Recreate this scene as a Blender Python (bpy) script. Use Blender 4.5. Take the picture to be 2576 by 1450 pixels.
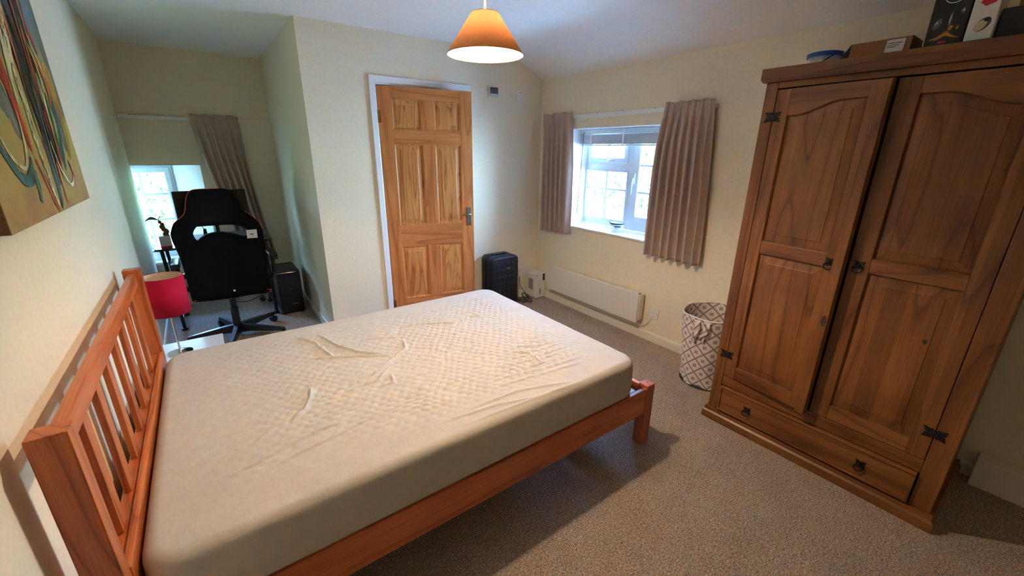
import bpy, bmesh, math, random
from mathutils import Vector, Matrix, noise
random.seed(7)
for o in list(bpy.data.objects): bpy.data.objects.remove(o)
S = bpy.context.scene
C = S.collection
PI = math.pi

# ------------------------------------------------------------ camera, world, exposure
CX, CZ, YAW, PITCH, ROLL, FPX = 0.4838, 1.5154, 0.6322, -0.3195, 0.0103, 1043.27
fw = Vector((math.cos(PITCH)*math.sin(YAW), math.cos(PITCH)*math.cos(YAW), math.sin(PITCH)))
rt = Vector((math.cos(YAW), -math.sin(YAW), 0)); up = rt.cross(fw)
c_, s_ = math.cos(ROLL), math.sin(ROLL)
rt, up = c_*rt + s_*up, -s_*rt + c_*up
cd = bpy.data.cameras.new('camera'); cam = bpy.data.objects.new('camera', cd); C.objects.link(cam)
cd.sensor_fit = 'HORIZONTAL'; cd.sensor_width = 36; cd.lens = FPX/2576*36
cd.clip_start = 0.02; cd.clip_end = 200
m = Matrix((rt, up, -fw)).transposed().to_4x4(); m.translation = (CX, 0, CZ)
cam.matrix_world = m
S.camera = cam

WORLD_STR, SUN_STR, BULB_L, EXPO = 10.5, 4.2, 255.0, 3.12
S.view_settings.view_transform = 'Standard'; S.view_settings.look = 'None'
S.view_settings.gamma = 1; S.view_settings.use_curve_mapping = False
S.view_settings.exposure = EXPO
w = bpy.data.worlds.new('sky'); S.world = w; w.use_nodes = True
nt = w.node_tree; bg = nt.nodes['Background']
tc = nt.nodes.new('ShaderNodeTexCoord'); sx = nt.nodes.new('ShaderNodeSeparateXYZ')
rp = nt.nodes.new('ShaderNodeValToRGB')
nt.links.new(tc.outputs['Generated'], sx.inputs[0]); nt.links.new(sx.outputs['Z'], rp.inputs[0])
rp.color_ramp.elements[0].position = 0.0; rp.color_ramp.elements[0].color = (0.42, 0.70, 1, 1)
rp.color_ramp.elements[1].position = 0.6; rp.color_ramp.elements[1].color = (0.20, 0.44, 1, 1)
nt.links.new(rp.outputs[0], bg.inputs[0]); bg.inputs[1].default_value = WORLD_STR
sd = bpy.data.lights.new('sun', 'SUN'); sd.energy = SUN_STR; sd.angle = 0.01; sd.color = (1, 0.95, 0.85)
so = bpy.data.objects.new('sun', sd); C.objects.link(so)
so.rotation_euler = Vector((0.75, 0.75, -1.0)).to_track_quat('-Z', 'Y').to_euler()
def portal(loc, dirn, sx_, sy_):
    l = bpy.data.lights.new('window_portal', 'AREA'); l.shape = 'RECTANGLE'; l.size = sx_; l.size_y = sy_
    l.cycles.is_portal = True
    o = bpy.data.objects.new('window_portal', l); C.objects.link(o); o.location = loc
    o.rotation_euler = Vector(dirn).to_track_quat('-Z', 'Z').to_euler()
portal((3.66, 2.47, 1.28), (-1, 0, 0), 1.15, 0.95)
portal((0.02, 5.49, 0.91), (0, -1, 0), 0.62, 1.0)
LX, LY, LZ = 1.478, 1.55, 1.955
S.cycles.max_bounces = 12; S.cycles.diffuse_bounces = 8; S.cycles.sample_clamp_indirect = 10

# ------------------------------------------------------------ materials
def lin(c): return tuple(((v/255)/12.92 if v/255 <= .04045 else ((v/255+.055)/1.055)**2.4) for v in c) + (1,)
class NT:
    def __init__(s, name):
        s.m = bpy.data.materials.new(name); s.m.use_nodes = True; s.t = s.m.node_tree
        s.b = s.t.nodes['Principled BSDF']
    def n(s, kind, **kw):
        x = s.t.nodes.new(kind)
        for k, v in kw.items():
            if k.startswith('i_'): x.inputs[k[2:].replace('_', ' ')].default_value = v
            else: setattr(x, k, v)
        return x
    def l(s, a, b): s.t.links.new(a, b)
def ramp(N, src, stops):
    r = N.n('ShaderNodeValToRGB'); e = r.color_ramp.elements
    while len(e) < len(stops): e.new(0.5)
    for i, (p, c) in enumerate(stops): e[i].position = p; e[i].color = c if len(c) == 4 else lin(c)
    N.l(src, r.inputs[0]); return r.outputs[0]
def plain(name, col, rough=.5, metal=0, bump=0, bscale=200, spec=.5, var=0, **kw):
    N = NT(name); b = N.b
    b.inputs['Base Color'].default_value = lin(col); b.inputs['Roughness'].default_value = rough
    b.inputs['Metallic'].default_value = metal; b.inputs['Specular IOR Level'].default_value = spec
    tc = N.n('ShaderNodeTexCoord'); no = N.n('ShaderNodeTexNoise', i_Scale=bscale, i_Detail=3.0)
    N.l(tc.outputs['Object'], no.inputs['Vector'])
    v = var or 4
    N.l(ramp(N, no.outputs['Fac'], [(.3, tuple(max(0, q-v) for q in col)), (.7, tuple(min(255, q+v) for q in col))]), b.inputs['Base Color'])
    if bump:
        bp = N.n('ShaderNodeBump', i_Strength=bump, i_Distance=.002); N.l(no.outputs['Fac'], bp.inputs['Height']); N.l(bp.outputs[0], b.inputs['Normal'])
    for k, v2 in kw.items(): b.inputs[k].default_value = v2
    return N.m
def wood(name, light, mid, dark, axis='Z', scale=5.0, rings=9.0, rough=.38, knots=True, line=.5, patch=None):
    N = NT(name); b = N.b
    tc = N.n('ShaderNodeTexCoord'); mp = N.n('ShaderNodeMapping')
    N.l(tc.outputs['Object'], mp.inputs['Vector'])
    st = {'X': (.09, 1, 1), 'Y': (1, .09, 1), 'Z': (1, 1, .09)}[axis]
    mp.inputs['Scale'].default_value = st
    oi = N.n('ShaderNodeObjectInfo'); mu = N.n('ShaderNodeMath', operation='MULTIPLY'); mu.inputs[1].default_value = 37.0
    N.l(oi.outputs['Random'], mu.inputs[0])
    n1 = N.n('ShaderNodeTexNoise', noise_dimensions='4D', i_Scale=scale, i_Detail=1.5, i_Roughness=.45, i_Distortion=.25)
    N.l(mp.outputs[0], n1.inputs['Vector']); N.l(mu.outputs[0], n1.inputs['W'])
    m1 = N.n('ShaderNodeMath', operation='MULTIPLY'); m1.inputs[1].default_value = rings; N.l(n1.outputs['Fac'], m1.inputs[0])
    fr = N.n('ShaderNodeMath', operation='FRACT'); N.l(m1.outputs[0], fr.inputs[0])
    grain = ramp(N, fr.outputs[0], [(0, mid), (.35, light), (.8, mid), (.95, dark), (1.0, mid)])
    fib = N.n('ShaderNodeTexNoise', i_Scale=scale*34, i_Detail=2.0); mp2 = N.n('ShaderNodeMapping')
    mp2.inputs['Scale'].default_value = tuple(v*.35 if v < 1 else v for v in st); N.l(tc.outputs['Object'], mp2.inputs[0]); N.l(mp2.outputs[0], fib.inputs['Vector'])
    mx = N.n('ShaderNodeMix', data_type='RGBA', blend_type='MULTIPLY'); mx.inputs[0].default_value = .45
    N.l(grain, mx.inputs[6]); N.l(ramp(N, fib.outputs['Fac'], [(.3, (.45, .42, .4, 1)), (.62, (1, 1, 1, 1))]), mx.inputs[7])
    col = mx.outputs[2]
    big = N.n('ShaderNodeTexNoise', noise_dimensions='4D', i_Scale=3.2, i_Detail=2.0); N.l(tc.outputs['Object'], big.inputs['Vector']); N.l(mu.outputs[0], big.inputs['W'])
    m3 = N.n('ShaderNodeMix', data_type='RGBA', blend_type='MULTIPLY'); m3.inputs[0].default_value = .5 if patch else .25
    N.l(col, m3.inputs[6]); N.l(ramp(N, big.outputs['Fac'], [(.35, patch or (.6, .55, .5, 1)), (.6, (1, 1, 1, 1))]), m3.inputs[7]); col = m3.outputs[2]
    if patch:
        sp = N.n('ShaderNodeSeparateXYZ'); N.l(tc.outputs['Object'], sp.inputs[0])
        bw = N.n('ShaderNodeMath', operation='MULTIPLY_ADD'); N.l(sp.outputs['Y' if axis == 'Z' else 'Z'], bw.inputs[0]); bw.inputs[1].default_value = 13.0; N.l(mu.outputs[0], bw.inputs[2])
        fl = N.n('ShaderNodeMath', operation='FLOOR'); N.l(bw.outputs[0], fl.inputs[0])
        wn = N.n('ShaderNodeTexWhiteNoise', noise_dimensions='1D'); N.l(fl.outputs[0], wn.inputs['W'])
        m5 = N.n('ShaderNodeMix', data_type='RGBA', blend_type='MULTIPLY'); m5.inputs[0].default_value = .8
        N.l(col, m5.inputs[6]); N.l(ramp(N, wn.outputs['Value'], [(0, (.62, .55, .5, 1)), (1, (1, 1, 1, 1))]), m5.inputs[7]); col = m5.outputs[2]
    if knots:
        vo = N.n('ShaderNodeTexVoronoi', voronoi_dimensions='4D', i_Scale=3.1); mp3 = N.n('ShaderNodeMapping')
        mp3.inputs['Scale'].default_value = tuple(.55 if v < 1 else v for v in st); N.l(tc.outputs['Object'], mp3.inputs[0]); N.l(mp3.outputs[0], vo.inputs['Vector']); N.l(mu.outputs[0], vo.inputs['W'])
        m4 = N.n('ShaderNodeMix', data_type='RGBA', blend_type='MIX')
        kf = N.n('ShaderNodeMapRange', i_From_Min=.05, i_From_Max=.1, i_To_Min=.85, i_To_Max=0.0); N.l(vo.outputs['Distance'], kf.inputs['Value'])
        N.l(kf.outputs[0], m4.inputs[0]); N.l(col, m4.inputs[6]); m4.inputs[7].default_value = lin(tuple(int(q*.45) for q in dark)); col = m4.outputs[2]
    N.l(col, b.inputs['Base Color']); b.inputs['Roughness'].default_value = rough
    bp = N.n('ShaderNodeBump', i_Strength=.25, i_Distance=.001); N.l(fib.outputs['Fac'], bp.inputs['Height']); N.l(bp.outputs[0], b.inputs['Normal'])
    return N.m

M = {}
M['wall'] = plain('cream_wall_paint', (231, 219, 191), .60, bump=.12, bscale=60, spec=.5, var=3)
M['ceil'] = plain('white_ceiling_paint', (238, 235, 230), .5, bump=.1, bscale=50, spec=.5, var=3)
M['white'] = plain('white_gloss_paint', (232, 232, 230), .35)
M['skirt'] = plain('cream_gloss_paint', (228, 220, 200), .4)
M['upvc'] = plain('white_window_plastic', (206, 214, 220), .3)
M['slat'] = plain('grey_white_slats', (186, 190, 194), .4)
M['plastic'] = plain('white_plastic', (225, 222, 216), .35)
M['heater'] = plain('warm_white_metal', (222, 215, 203), .45, bump=.2, bscale=500)
M['black'] = plain('black_plastic', (14, 14, 17), .35)
M['gloss'] = plain('black_gloss', (8, 8, 10), .15)
M['blackfab'] = plain('black_leather', (5, 5, 8), .75, bump=.5, bscale=350, spec=.15)
M['orange'] = plain('orange_piping', (235, 80, 40), .5)
M['steel'] = plain('brushed_metal', (150, 140, 130), .35, metal=.9)
M['chrome'] = plain('chrome', (200, 200, 200), .15, metal=1)
M['iron'] = plain('black_iron', (15, 13, 12), .6, metal=.2)
M['navy'] = plain('navy_suitcase_shell', (14, 20, 34), .42)
M['nstand'] = plain('white_laminate', (215, 222, 228), .3)
M['desk'] = plain('desk_dark_laminate', (70, 70, 72), .3)
M['red'] = plain('crimson_shade_fabric', (172, 10, 45), .8, bump=.3, bscale=900, spec=.2)
M['shadein'] = plain('cream_shade_lining', (205, 180, 150), .8)
M['card'] = plain('brown_cardboard', (150, 105, 65), .8, var=8)
M['brass'] = plain('brass', (150, 120, 60), .35, metal=1)
M['gold'] = plain('gold_print', (190, 130, 50), .5)
M['label'] = plain('white_paper_label', (225, 225, 225), .7)
M['ink'] = plain('dark_print', (40, 40, 45), .7)
M['teal'] = plain('teal_print', (30, 130, 150), .5)
M['blue'] = plain('blue_plastic', (25, 75, 170), .35)
M['redp'] = plain('red_print', (190, 30, 50), .5)
M['greenp'] = plain('green_card', (35, 110, 50), .6)
M['greyp'] = plain('grey_print', (90, 90, 100), .5)
M['cream'] = plain('cream_print', (205, 195, 165), .6)
M['leaf'] = plain('leaf_green', (70, 120, 60), .5)
M['bark'] = plain('brown_stem', (120, 70, 50), .7, bump=.6, bscale=120)
M['gravel'] = plain('pale_gravel', (225, 220, 205), .9, bump=.5, bscale=40, var=12)
PL, PM, PD = (212, 138, 78), (203, 126, 68), (176, 102, 50)
M['doorZ'] = wood('varnished_pine_upright', PL, PM, PD, 'Z', 4.5, 11, .38, knots=False)
M['doorX'] = wood('varnished_pine_level', PL, PM, PD, 'X', 4.0, 8, .38, knots=False)
M['doorP'] = wood('varnished_pine_panel', (220, 152, 86), (208, 136, 74), (166, 96, 46), 'Z', 9, 12, .35, knots=False)
BL, BM, BD = (204, 112, 56), (192, 98, 46), (156, 74, 33)
M['bedX'] = wood('bed_pine_x', BL, BM, BD, 'X', 7, 8, .32)
M['bedY'] = wood('bed_pine_y', BL, BM, BD, 'Y', 7, 8, .32)
M['bedZ'] = wood('bed_pine_z', BL, BM, BD, 'Z', 7, 8, .32)
WL, WM, WD = (150, 97, 47), (140, 86, 41), (110, 63, 29)
WP = (.5, .42, .35, 1)
M['wrdZ'] = wood('waxed_pine_upright', WL, WM, WD, 'Z', 6, 7, .42, patch=WP)
M['wrdY'] = wood('waxed_pine_level', WL, WM, WD, 'Y', 6, 7, .42, patch=WP)
M['wrdX'] = wood('waxed_pine_side', WL, WM, WD, 'Z', 6, 7, .45, patch=WP)

M['knot'] = plain('dark_wood_knot', (62, 30, 14), .5, var=10)
def mk_carpet():
    N = NT('speckled_carpet'); b = N.b; tc = N.n('ShaderNodeTexCoord')
    n = N.n('ShaderNodeTexNoise', i_Scale=170.0, i_Detail=4.0, i_Roughness=.75, i_Distortion=.6); N.l(tc.outputs['Object'], n.inputs['Vector'])
    n2 = N.n('ShaderNodeTexNoise', i_Scale=7.0, i_Detail=3.0); N.l(tc.outputs['Object'], n2.inputs['Vector'])
    c1 = ramp(N, n.outputs['Fac'], [(.30, (74, 60, 54)), (.43, (152, 132, 119)), (.55, (198, 180, 165)), (.70, (246, 236, 224))])
    mx = N.n('ShaderNodeMix', data_type='RGBA', blend_type='MULTIPLY'); mx.inputs[0].default_value = .3
    N.l(c1, mx.inputs[6]); N.l(ramp(N, n2.outputs['Fac'], [(.35, (.72, .7, .68, 1)), (.65, (1, 1, 1, 1))]), mx.inputs[7])
    N.l(mx.outputs[2], b.inputs['Base Color']); b.inputs['Roughness'].default_value = 1; b.inputs['Specular IOR Level'].default_value = .05
    bp = N.n('ShaderNodeBump', i_Strength=1.0, i_Distance=.006); N.l(n.outputs['Fac'], bp.inputs['Height']); N.l(bp.outputs[0], b.inputs['Normal'])
    return N.m
M['carpet'] = mk_carpet()
def mk_fabric(name, a, b2, scale=700, rough=.9, trans=0):
    N = NT(name); b = N.b; tc = N.n('ShaderNodeTexCoord')
    n = N.n('ShaderNodeTexNoise', i_Scale=scale, i_Detail=2.0); N.l(tc.outputs['Object'], n.inputs['Vector'])
    N.l(ramp(N, n.outputs['Fac'], [(.35, a), (.65, b2)]), b.inputs['Base Color']); b.inputs['Roughness'].default_value = rough
    b.inputs['Specular IOR Level'].default_value = .2
    bp = N.n('ShaderNodeBump', i_Strength=.3, i_Distance=.001); N.l(n.outputs['Fac'], bp.inputs['Height']); N.l(bp.outputs[0], b.inputs['Normal'])
    if trans:
        tr = N.n('ShaderNodeBsdfTranslucent'); tr.inputs[0].default_value = lin(b2); ms = N.n('ShaderNodeMixShader'); ms.inputs[0].default_value = trans
        N.l(b.outputs[0], ms.inputs[1]); N.l(tr.outputs[0], ms.inputs[2]); N.l(ms.outputs[0], N.t.nodes['Material Output'].inputs[0])
    return N.m
M['curtain'] = mk_fabric('taupe_curtain', (186, 162, 150), (198, 175, 162), 500, trans=.12)
M['shade'] = mk_fabric('amber_shade_fabric', (215, 176, 124), (232, 192, 138), 500, trans=.20)
M['lining'] = mk_fabric('white_shade_lining', (205, 184, 142), (212, 192, 150), 500, trans=.15)
M['shadetrim'] = plain('brown_trim', (110, 60, 40), .7)
def mk_sheet():
    N = NT('quilted_mattress_cover'); b = N.b; tc = N.n('ShaderNodeTexCoord')
    n = N.n('ShaderNodeTexNoise', i_Scale=22.0, i_Detail=3.0); N.l(tc.outputs['Object'], n.inputs['Vector'])
    N.l(ramp(N, n.outputs['Fac'], [(.35, (188, 179, 167)), (.65, (192, 184, 172))]), b.inputs['Base Color'])
    b.inputs['Roughness'].default_value = .75; b.inputs['Specular IOR Level'].default_value = .25
    n2 = N.n('ShaderNodeTexNoise', i_Scale=90.0, i_Detail=3.0); N.l(tc.outputs['Object'], n2.inputs['Vector'])
    bp = N.n('ShaderNodeBump', i_Strength=.25, i_Distance=.003); N.l(n2.outputs['Fac'], bp.inputs['Height']); N.l(bp.outputs[0], b.inputs['Normal'])
    return N.m
M['sheet'] = mk_sheet()
def mk_glass():
    N = NT('window_glass'); t = N.t; t.nodes.remove(N.b)
    tr = N.n('ShaderNodeBsdfTransparent'); gl = N.n('ShaderNodeBsdfGlossy'); gl.inputs['Roughness'].default_value = .02
    lw = N.n('ShaderNodeLayerWeight'); lw.inputs[0].default_value = .2; ms = N.n('ShaderNodeMixShader')
    N.l(lw.outputs['Fresnel'], ms.inputs[0]); N.l(tr.outputs[0], ms.inputs[1]); N.l(gl.outputs[0], ms.inputs[2])
    N.l(ms.outputs[0], t.nodes['Material Output'].inputs[0]); return N.m
M['glass'] = mk_glass()
def mk_clear():
    N = NT('clear_plastic'); N.b.inputs['Base Color'].default_value = (.85, .93, .97, 1); N.b.inputs['Roughness'].default_value = .15
    N.b.inputs['Alpha'].default_value = .55; return N.m
M['clear'] = mk_clear()
def mk_bulb():
    N = NT('lit_bulb'); N.b.inputs['Emission Color'].default_value = (1, .80, .60, 1); N.b.inputs['Emission Strength'].default_value = BULB_L; return N.m
M['bulb'] = mk_bulb()
def mk_basket():
    N = NT('diamond_print_fabric'); b = N.b
    uv = N.n('ShaderNodeTexCoord'); sp = N.n('ShaderNodeSeparateXYZ'); N.l(uv.outputs['UV'], sp.inputs[0])
    def M2(op, a, b2=None):
        q = N.n('ShaderNodeMath', operation=op)
        for i, v in enumerate((a, b2)):
            if v is None: continue
            if isinstance(v, (int, float)): q.inputs[i].default_value = v
            else: N.l(v, q.inputs[i])
        return q.outputs[0]
    # stepped coordinates give the jagged diamond outlines
    ux = M2('SNAP', sp.outputs[0], 1/22); uy = M2('SNAP', sp.outputs[1], 1/22)
    a = M2('ABSOLUTE', M2('SUBTRACT', M2('FRACT', ux), .5)); c = M2('ABSOLUTE', M2('SUBTRACT', M2('FRACT', uy), .5))
    d = M2('ABSOLUTE', M2('SUBTRACT', M2('ADD', a, c), .5))
    lines = M2('LESS_THAN', d, .085)
    def star(offx):
        fa = M2('ABSOLUTE', M2('SUBTRACT', M2('FRACT', M2('ADD', ux, offx)), .5)); fc = M2('ABSOLUTE', M2('SUBTRACT', M2('FRACT', M2('ADD', uy, offx)), .5))
        s1 = M2('LESS_THAN', M2('MAXIMUM', fa, fc), .12); s2 = M2('GREATER_THAN', M2('MAXIMUM', fa, fc), .04)
        s3 = M2('LESS_THAN', M2('ABSOLUTE', M2('SUBTRACT', fa, fc)), .07)
        return M2('MULTIPLY', M2('MULTIPLY', s1, s2), s3)
    f = M2('MAXIMUM', lines, M2('MAXIMUM', star(0), star(.5)))
    N.l(ramp(N, f, [(.4, (222, 212, 206)), (.6, (146, 126, 116))]), b.inputs['Base Color']); b.inputs['Roughness'].default_value = .85
    return N.m
M['basket'] = mk_basket()
def mk_foliage(name, c1, c2, c3):
    N = NT(name); oi = N.n('ShaderNodeTexCoord'); n = N.n('ShaderNodeTexNoise', i_Scale=11.0, i_Detail=4.0)
    N.l(oi.outputs['Object'], n.inputs['Vector']); N.l(ramp(N, n.outputs['Fac'], [(.35, c1), (.5, c2), (.66, c3)]), N.b.inputs['Base Color'])
    N.b.inputs['Roughness'].default_value = .5; return N.m
M['foliage'] = mk_foliage('hedge_leaves', (52, 96, 40), (112, 158, 78), (212, 226, 170))

# ------------------------------------------------------------ mesh helpers
ORG = {}
def col_of(o): return ORG.get(o.name, Vector((0, 0, 0)))
class MB:
    def __init__(s): s.v = []; s.f = []; s.uv = None
    def add(s, vs, fs):
        k = len(s.v); s.v += [tuple(v) for v in vs]; s.f += [tuple(i+k for i in f) for f in fs]; return s
    def box(s, x0, x1, y0, y1, z0, z1, bev=0, seg=2):
        x0, x1 = sorted((x0, x1)); y0, y1 = sorted((y0, y1)); z0, z1 = sorted((z0, z1))
        bm = bmesh.new()
        vs = [bm.verts.new(p) for p in ((x0,y0,z0),(x1,y0,z0),(x1,y1,z0),(x0,y1,z0),(x0,y0,z1),(x1,y0,z1),(x1,y1,z1),(x0,y1,z1))]
        for f in ((3,2,1,0),(4,5,6,7),(0,1,5,4),(1,2,6,5),(2,3,7,6),(3,0,4,7)): bm.faces.new([vs[i] for i in f])
        if bev: bmesh.ops.bevel(bm, geom=bm.edges[:], offset=min(bev, .49*min(x1-x0, y1-y0, z1-z0)), segments=seg, affect='EDGES', profile=.5)
        return s.frombm(bm)
    def frombm(s, bm, mat=None):
        bm.verts.index_update(); vs = [(mat @ v.co if mat else v.co) for v in bm.verts]
        s.add(vs, [[v.index for v in f.verts] for f in bm.faces]); bm.free(); return s
    def tube(s, pts, r, n=10, cap=True):
        pts = [Vector(p) for p in pts]; R = r if isinstance(r, (list, tuple)) else [r]*len(pts)
        k = len(s.v); ref = None
        for i, p in enumerate(pts):
            t = (pts[min(i+1, len(pts)-1)] - pts[max(i-1, 0)]).normalized()
            if ref is None: ref = t.orthogonal().normalized()
            ref = (ref - t*ref.dot(t)); ref = ref.normalized() if ref.length > 1e-6 else t.orthogonal().normalized()
            q = t.cross(ref)
            for j in range(n):
                a = 2*PI*j/n; s.v.append(tuple(p + R[i]*(math.cos(a)*ref + math.sin(a)*q)))
        for i in range(len(pts)-1):
            for j in range(n): s.f.append((k+i*n+j, k+i*n+(j+1) % n, k+(i+1)*n+(j+1) % n, k+(i+1)*n+j))
        if cap: s.f.append(tuple(k+j for j in reversed(range(n)))); s.f.append(tuple(k+(len(pts)-1)*n+j for j in range(n)))
        return s
    def lathe(s, c, prof, n=40, cap=False):
        k = len(s.v); c = Vector(c)
        for r, z in prof:
            for j in range(n): a = 2*PI*j/n; s.v.append((c.x+r*math.cos(a), c.y+r*math.sin(a), c.z+z))
        for i in range(len(prof)-1):
            for j in range(n): s.f.append((k+i*n+j, k+i*n+(j+1) % n, k+(i+1)*n+(j+1) % n, k+(i+1)*n+j))
        if cap: s.f.append(tuple(k+j for j in reversed(range(n)))); s.f.append(tuple(k+(len(prof)-1)*n+j for j in range(n)))
        return s
    def prism(s, poly, fn0, fn1):
        """poly: 2D points; fn0/fn1 map a 2D point to the two end faces"""
        n = len(poly); a = [fn0(*p) for p in poly]; b = [fn1(*p) for p in poly]
        return s.add(a+b, [tuple(range(n))[::-1], tuple(range(n, 2*n))] + [(i, (i+1) % n, n+(i+1) % n, n+i) for i in range(n)])
    def ball(s, c, r, n=12, sc=(1, 1, 1)):
        bm = bmesh.new(); bmesh.ops.create_uvsphere(bm, u_segments=n, v_segments=max(6, n//2), radius=r)
        return s.frombm(bm, Matrix.Translation(c) @ Matrix.Diagonal((*sc, 1)))
    def grid(s, fn, nu, nv, close=False):
        k = len(s.v)
        for i in range(nu+1):
            for j in range(nv+1): s.v.append(tuple(fn(i/nu, j/nv)))
        for i in range(nu):
            for j in range(nv): a = k+i*(nv+1)+j; s.f.append((a, a+nv+1, a+nv+2, a+1))
        return s
    def build(s, name, mat, parent=None, smooth=False, local=False, solid=0, bevel=0, sub=0):
        me = bpy.data.meshes.new(name); off = Vector((0, 0, 0))
        if parent is not None and not local: off = col_of(parent)
        me.from_pydata([tuple(Vector(v)-off) for v in s.v], [], s.f); me.update()
        bm = bmesh.new(); bm.from_mesh(me); bmesh.ops.recalc_face_normals(bm, faces=bm.faces[:]); bm.to_mesh(me); bm.free()
        o = bpy.data.objects.new(name, me); C.objects.link(o)
        me.materials.append(M[mat] if isinstance(mat, str) else mat)
        if parent is not None: o.parent = parent
        ORG[o.name] = off if parent is not None else Vector((0, 0, 0))
        if smooth:
            for p in me.polygons: p.use_smooth = True
            if smooth == 'auto':
                bm = bmesh.new(); bm.from_mesh(me)
                for e in bm.edges:
                    if len(e.link_faces) == 2 and e.calc_face_angle(0) > .6: e.smooth = False
                bm.to_mesh(me); bm.free()
        if solid: md = o.modifiers.new('thickness', 'SOLIDIFY'); md.thickness = solid; md.offset = 0
        if sub: md = o.modifiers.new('subdivision', 'SUBSURF'); md.levels = sub; md.render_levels = sub
        return o
def thing(name, label, cat, loc=(0, 0, 0), rz=0, group=None):
    o = bpy.data.objects.new(name, None); o.empty_display_size = .1; C.objects.link(o); o.location = loc; o.rotation_euler.z = rz
    o['label'] = label; o['category'] = cat
    if group: o['group'] = group
    ORG[o.name] = Vector(loc); return o
def tag(o, label, cat, group=None):
    o['label'] = label; o['category'] = cat
    if group: o['group'] = group
    return o
def struct(o): o['kind'] = 'structure'; return o
def sthing(name, loc=(0, 0, 0), rz=0):
    o = bpy.data.objects.new(name, None); C.objects.link(o); o.location = loc; o.rotation_euler.z = rz; o['kind'] = 'structure'; ORG[o.name] = Vector(loc); return o
def B(*a, **k): return MB().box(*a, **k)

# ------------------------------------------------------------ room shell
A, D, D2, W, H = 1.169, 3.416, 5.136, 3.324, 2.352
struct(B(-.6, 3.9, -1.7, 5.7, -.06, 0).build('floor', 'carpet'))
def ceil_z(x):
    if x < 2.62: return H
    t = (x-2.62)/(W-2.62); return H - .19*t**2.3
xs = [-.6, 1.0, 2.62] + [2.62+(3.75-2.62)*i/24 for i in range(1, 25)]
ce = MB().grid(lambda u, v: (xs[round(u*(len(xs)-1))], -1.7+7.4*v, ceil_z(xs[round(u*(len(xs)-1))])), len(xs)-1, 1)
ce.box(-.6, 3.75, -1.7, 5.7, 2.45, 2.5)
struct(ce.build('ceiling', 'ceil', smooth='auto'))
# left wall: old plaster, slightly wavy in plan
def left_x(y):
    pts = [(-1.7, .085), (2.7, .085), (3.1, .072), (3.5, .045), (3.9, .026), (4.3, .020), (4.6, .022), (4.85, .014), (5.136, -.008)]
    for (a, xa), (b, xb) in zip(pts, pts[1:]):
        if y <= b: t = (y-a)/(b-a); t = t*t*(3-2*t); return xa+(xb-xa)*t
    return pts[-1][1]
ys = [-1.7+i*(2.6+1.7)/8 for i in range(8)] + [2.6+i*(D2-2.6)/50 for i in range(51)]
lw = MB(); lw.grid(lambda u, v: (left_x(ys[round(u*(len(ys)-1))]), ys[round(u*(len(ys)-1))], v*2.4), len(ys)-1, 1)
lw.add([(-.35,-1.7,0),(-.35,D2,0),(-.35,D2,2.4),(-.35,-1.7,2.4)], [(0,1,2,3)])
lw.add([(left_x(D2),D2,0),(-.35,D2,0),(-.35,D2,2.4),(left_x(D2),D2,2.4)], [(0,1,2,3)])
struct(lw.build('wall_left', 'wall', smooth='auto'))
def door_wall():
    b = MB(); x0, x1, zt = 1.675, 2.462, 2.0
    b.box(A, x0, D, D+.1, 0, 2.42); b.box(x1, 3.7, D, D+.1, 0, 2.42); b.box(x0, x1, D, D+.1, zt, 2.42); return b
struct(door_wall().build('wall_far', 'wall'))
struct(MB().prism([(A, D+.001), (A+.1, D+.001), (A+.1, D2+.04), (A-.01, D2+.04)], lambda x, y: (x, y, 0), lambda x, y: (x, y, 2.42)).build('wall_alcove_side', 'wall'))
aw = MB(); SZ, TZ = .458, 1.362
aw.box(-.6, A+.1, D2, D2+.33, 0, SZ-.02); aw.box(-.6, A+.1, D2, D2+.33, TZ, 1.79, bev=.006)
for poly in ([(.508, D2), (A+.1, D2), (A+.1, D2+.33), (.275, D2+.33)], [(-.6, D2), (-.01, D2), (-.24, D2+.33), (-.6, D2+.33)]):
    aw.prism(poly, lambda x, y: (x, y, SZ-.02), lambda x, y: (x, y, TZ))
aw.box(-.6, A+.1, D2+.03, D2+.33, 1.79, 2.42); aw.box(-.6, -.009, D2-.002, D2+.05, 1.78, 2.42)
struct(aw.build('wall_alcove_back', 'wall'))
ww = MB(); WY0, WY1, WS, WT = 1.93, 3.008, .817, 1.716
ww.box(W, W+.32, -1.7, D, 0, WS); ww.box(W, W+.32, -1.7, D, WT, 2.42); ww.box(W, W+.32, WY1, D, WS, WT); ww.box(W, W+.32, -1.7, WY0, WS, WT)
struct(ww.build('wall_right', 'wall'))
struct(B(-.4, 3.7, -1.7, -1.6, 0, 2.42).build('wall_near', 'wall'))
struct(B(A+.1, 3.7, 4.5, 4.6, 0, 2.42).build('wall_hall_back', 'wall'))
struct(B(3.6, 3.7, D+.1, 4.5, 0, 2.42).build('wall_hall_side', 'wall'))
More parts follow.
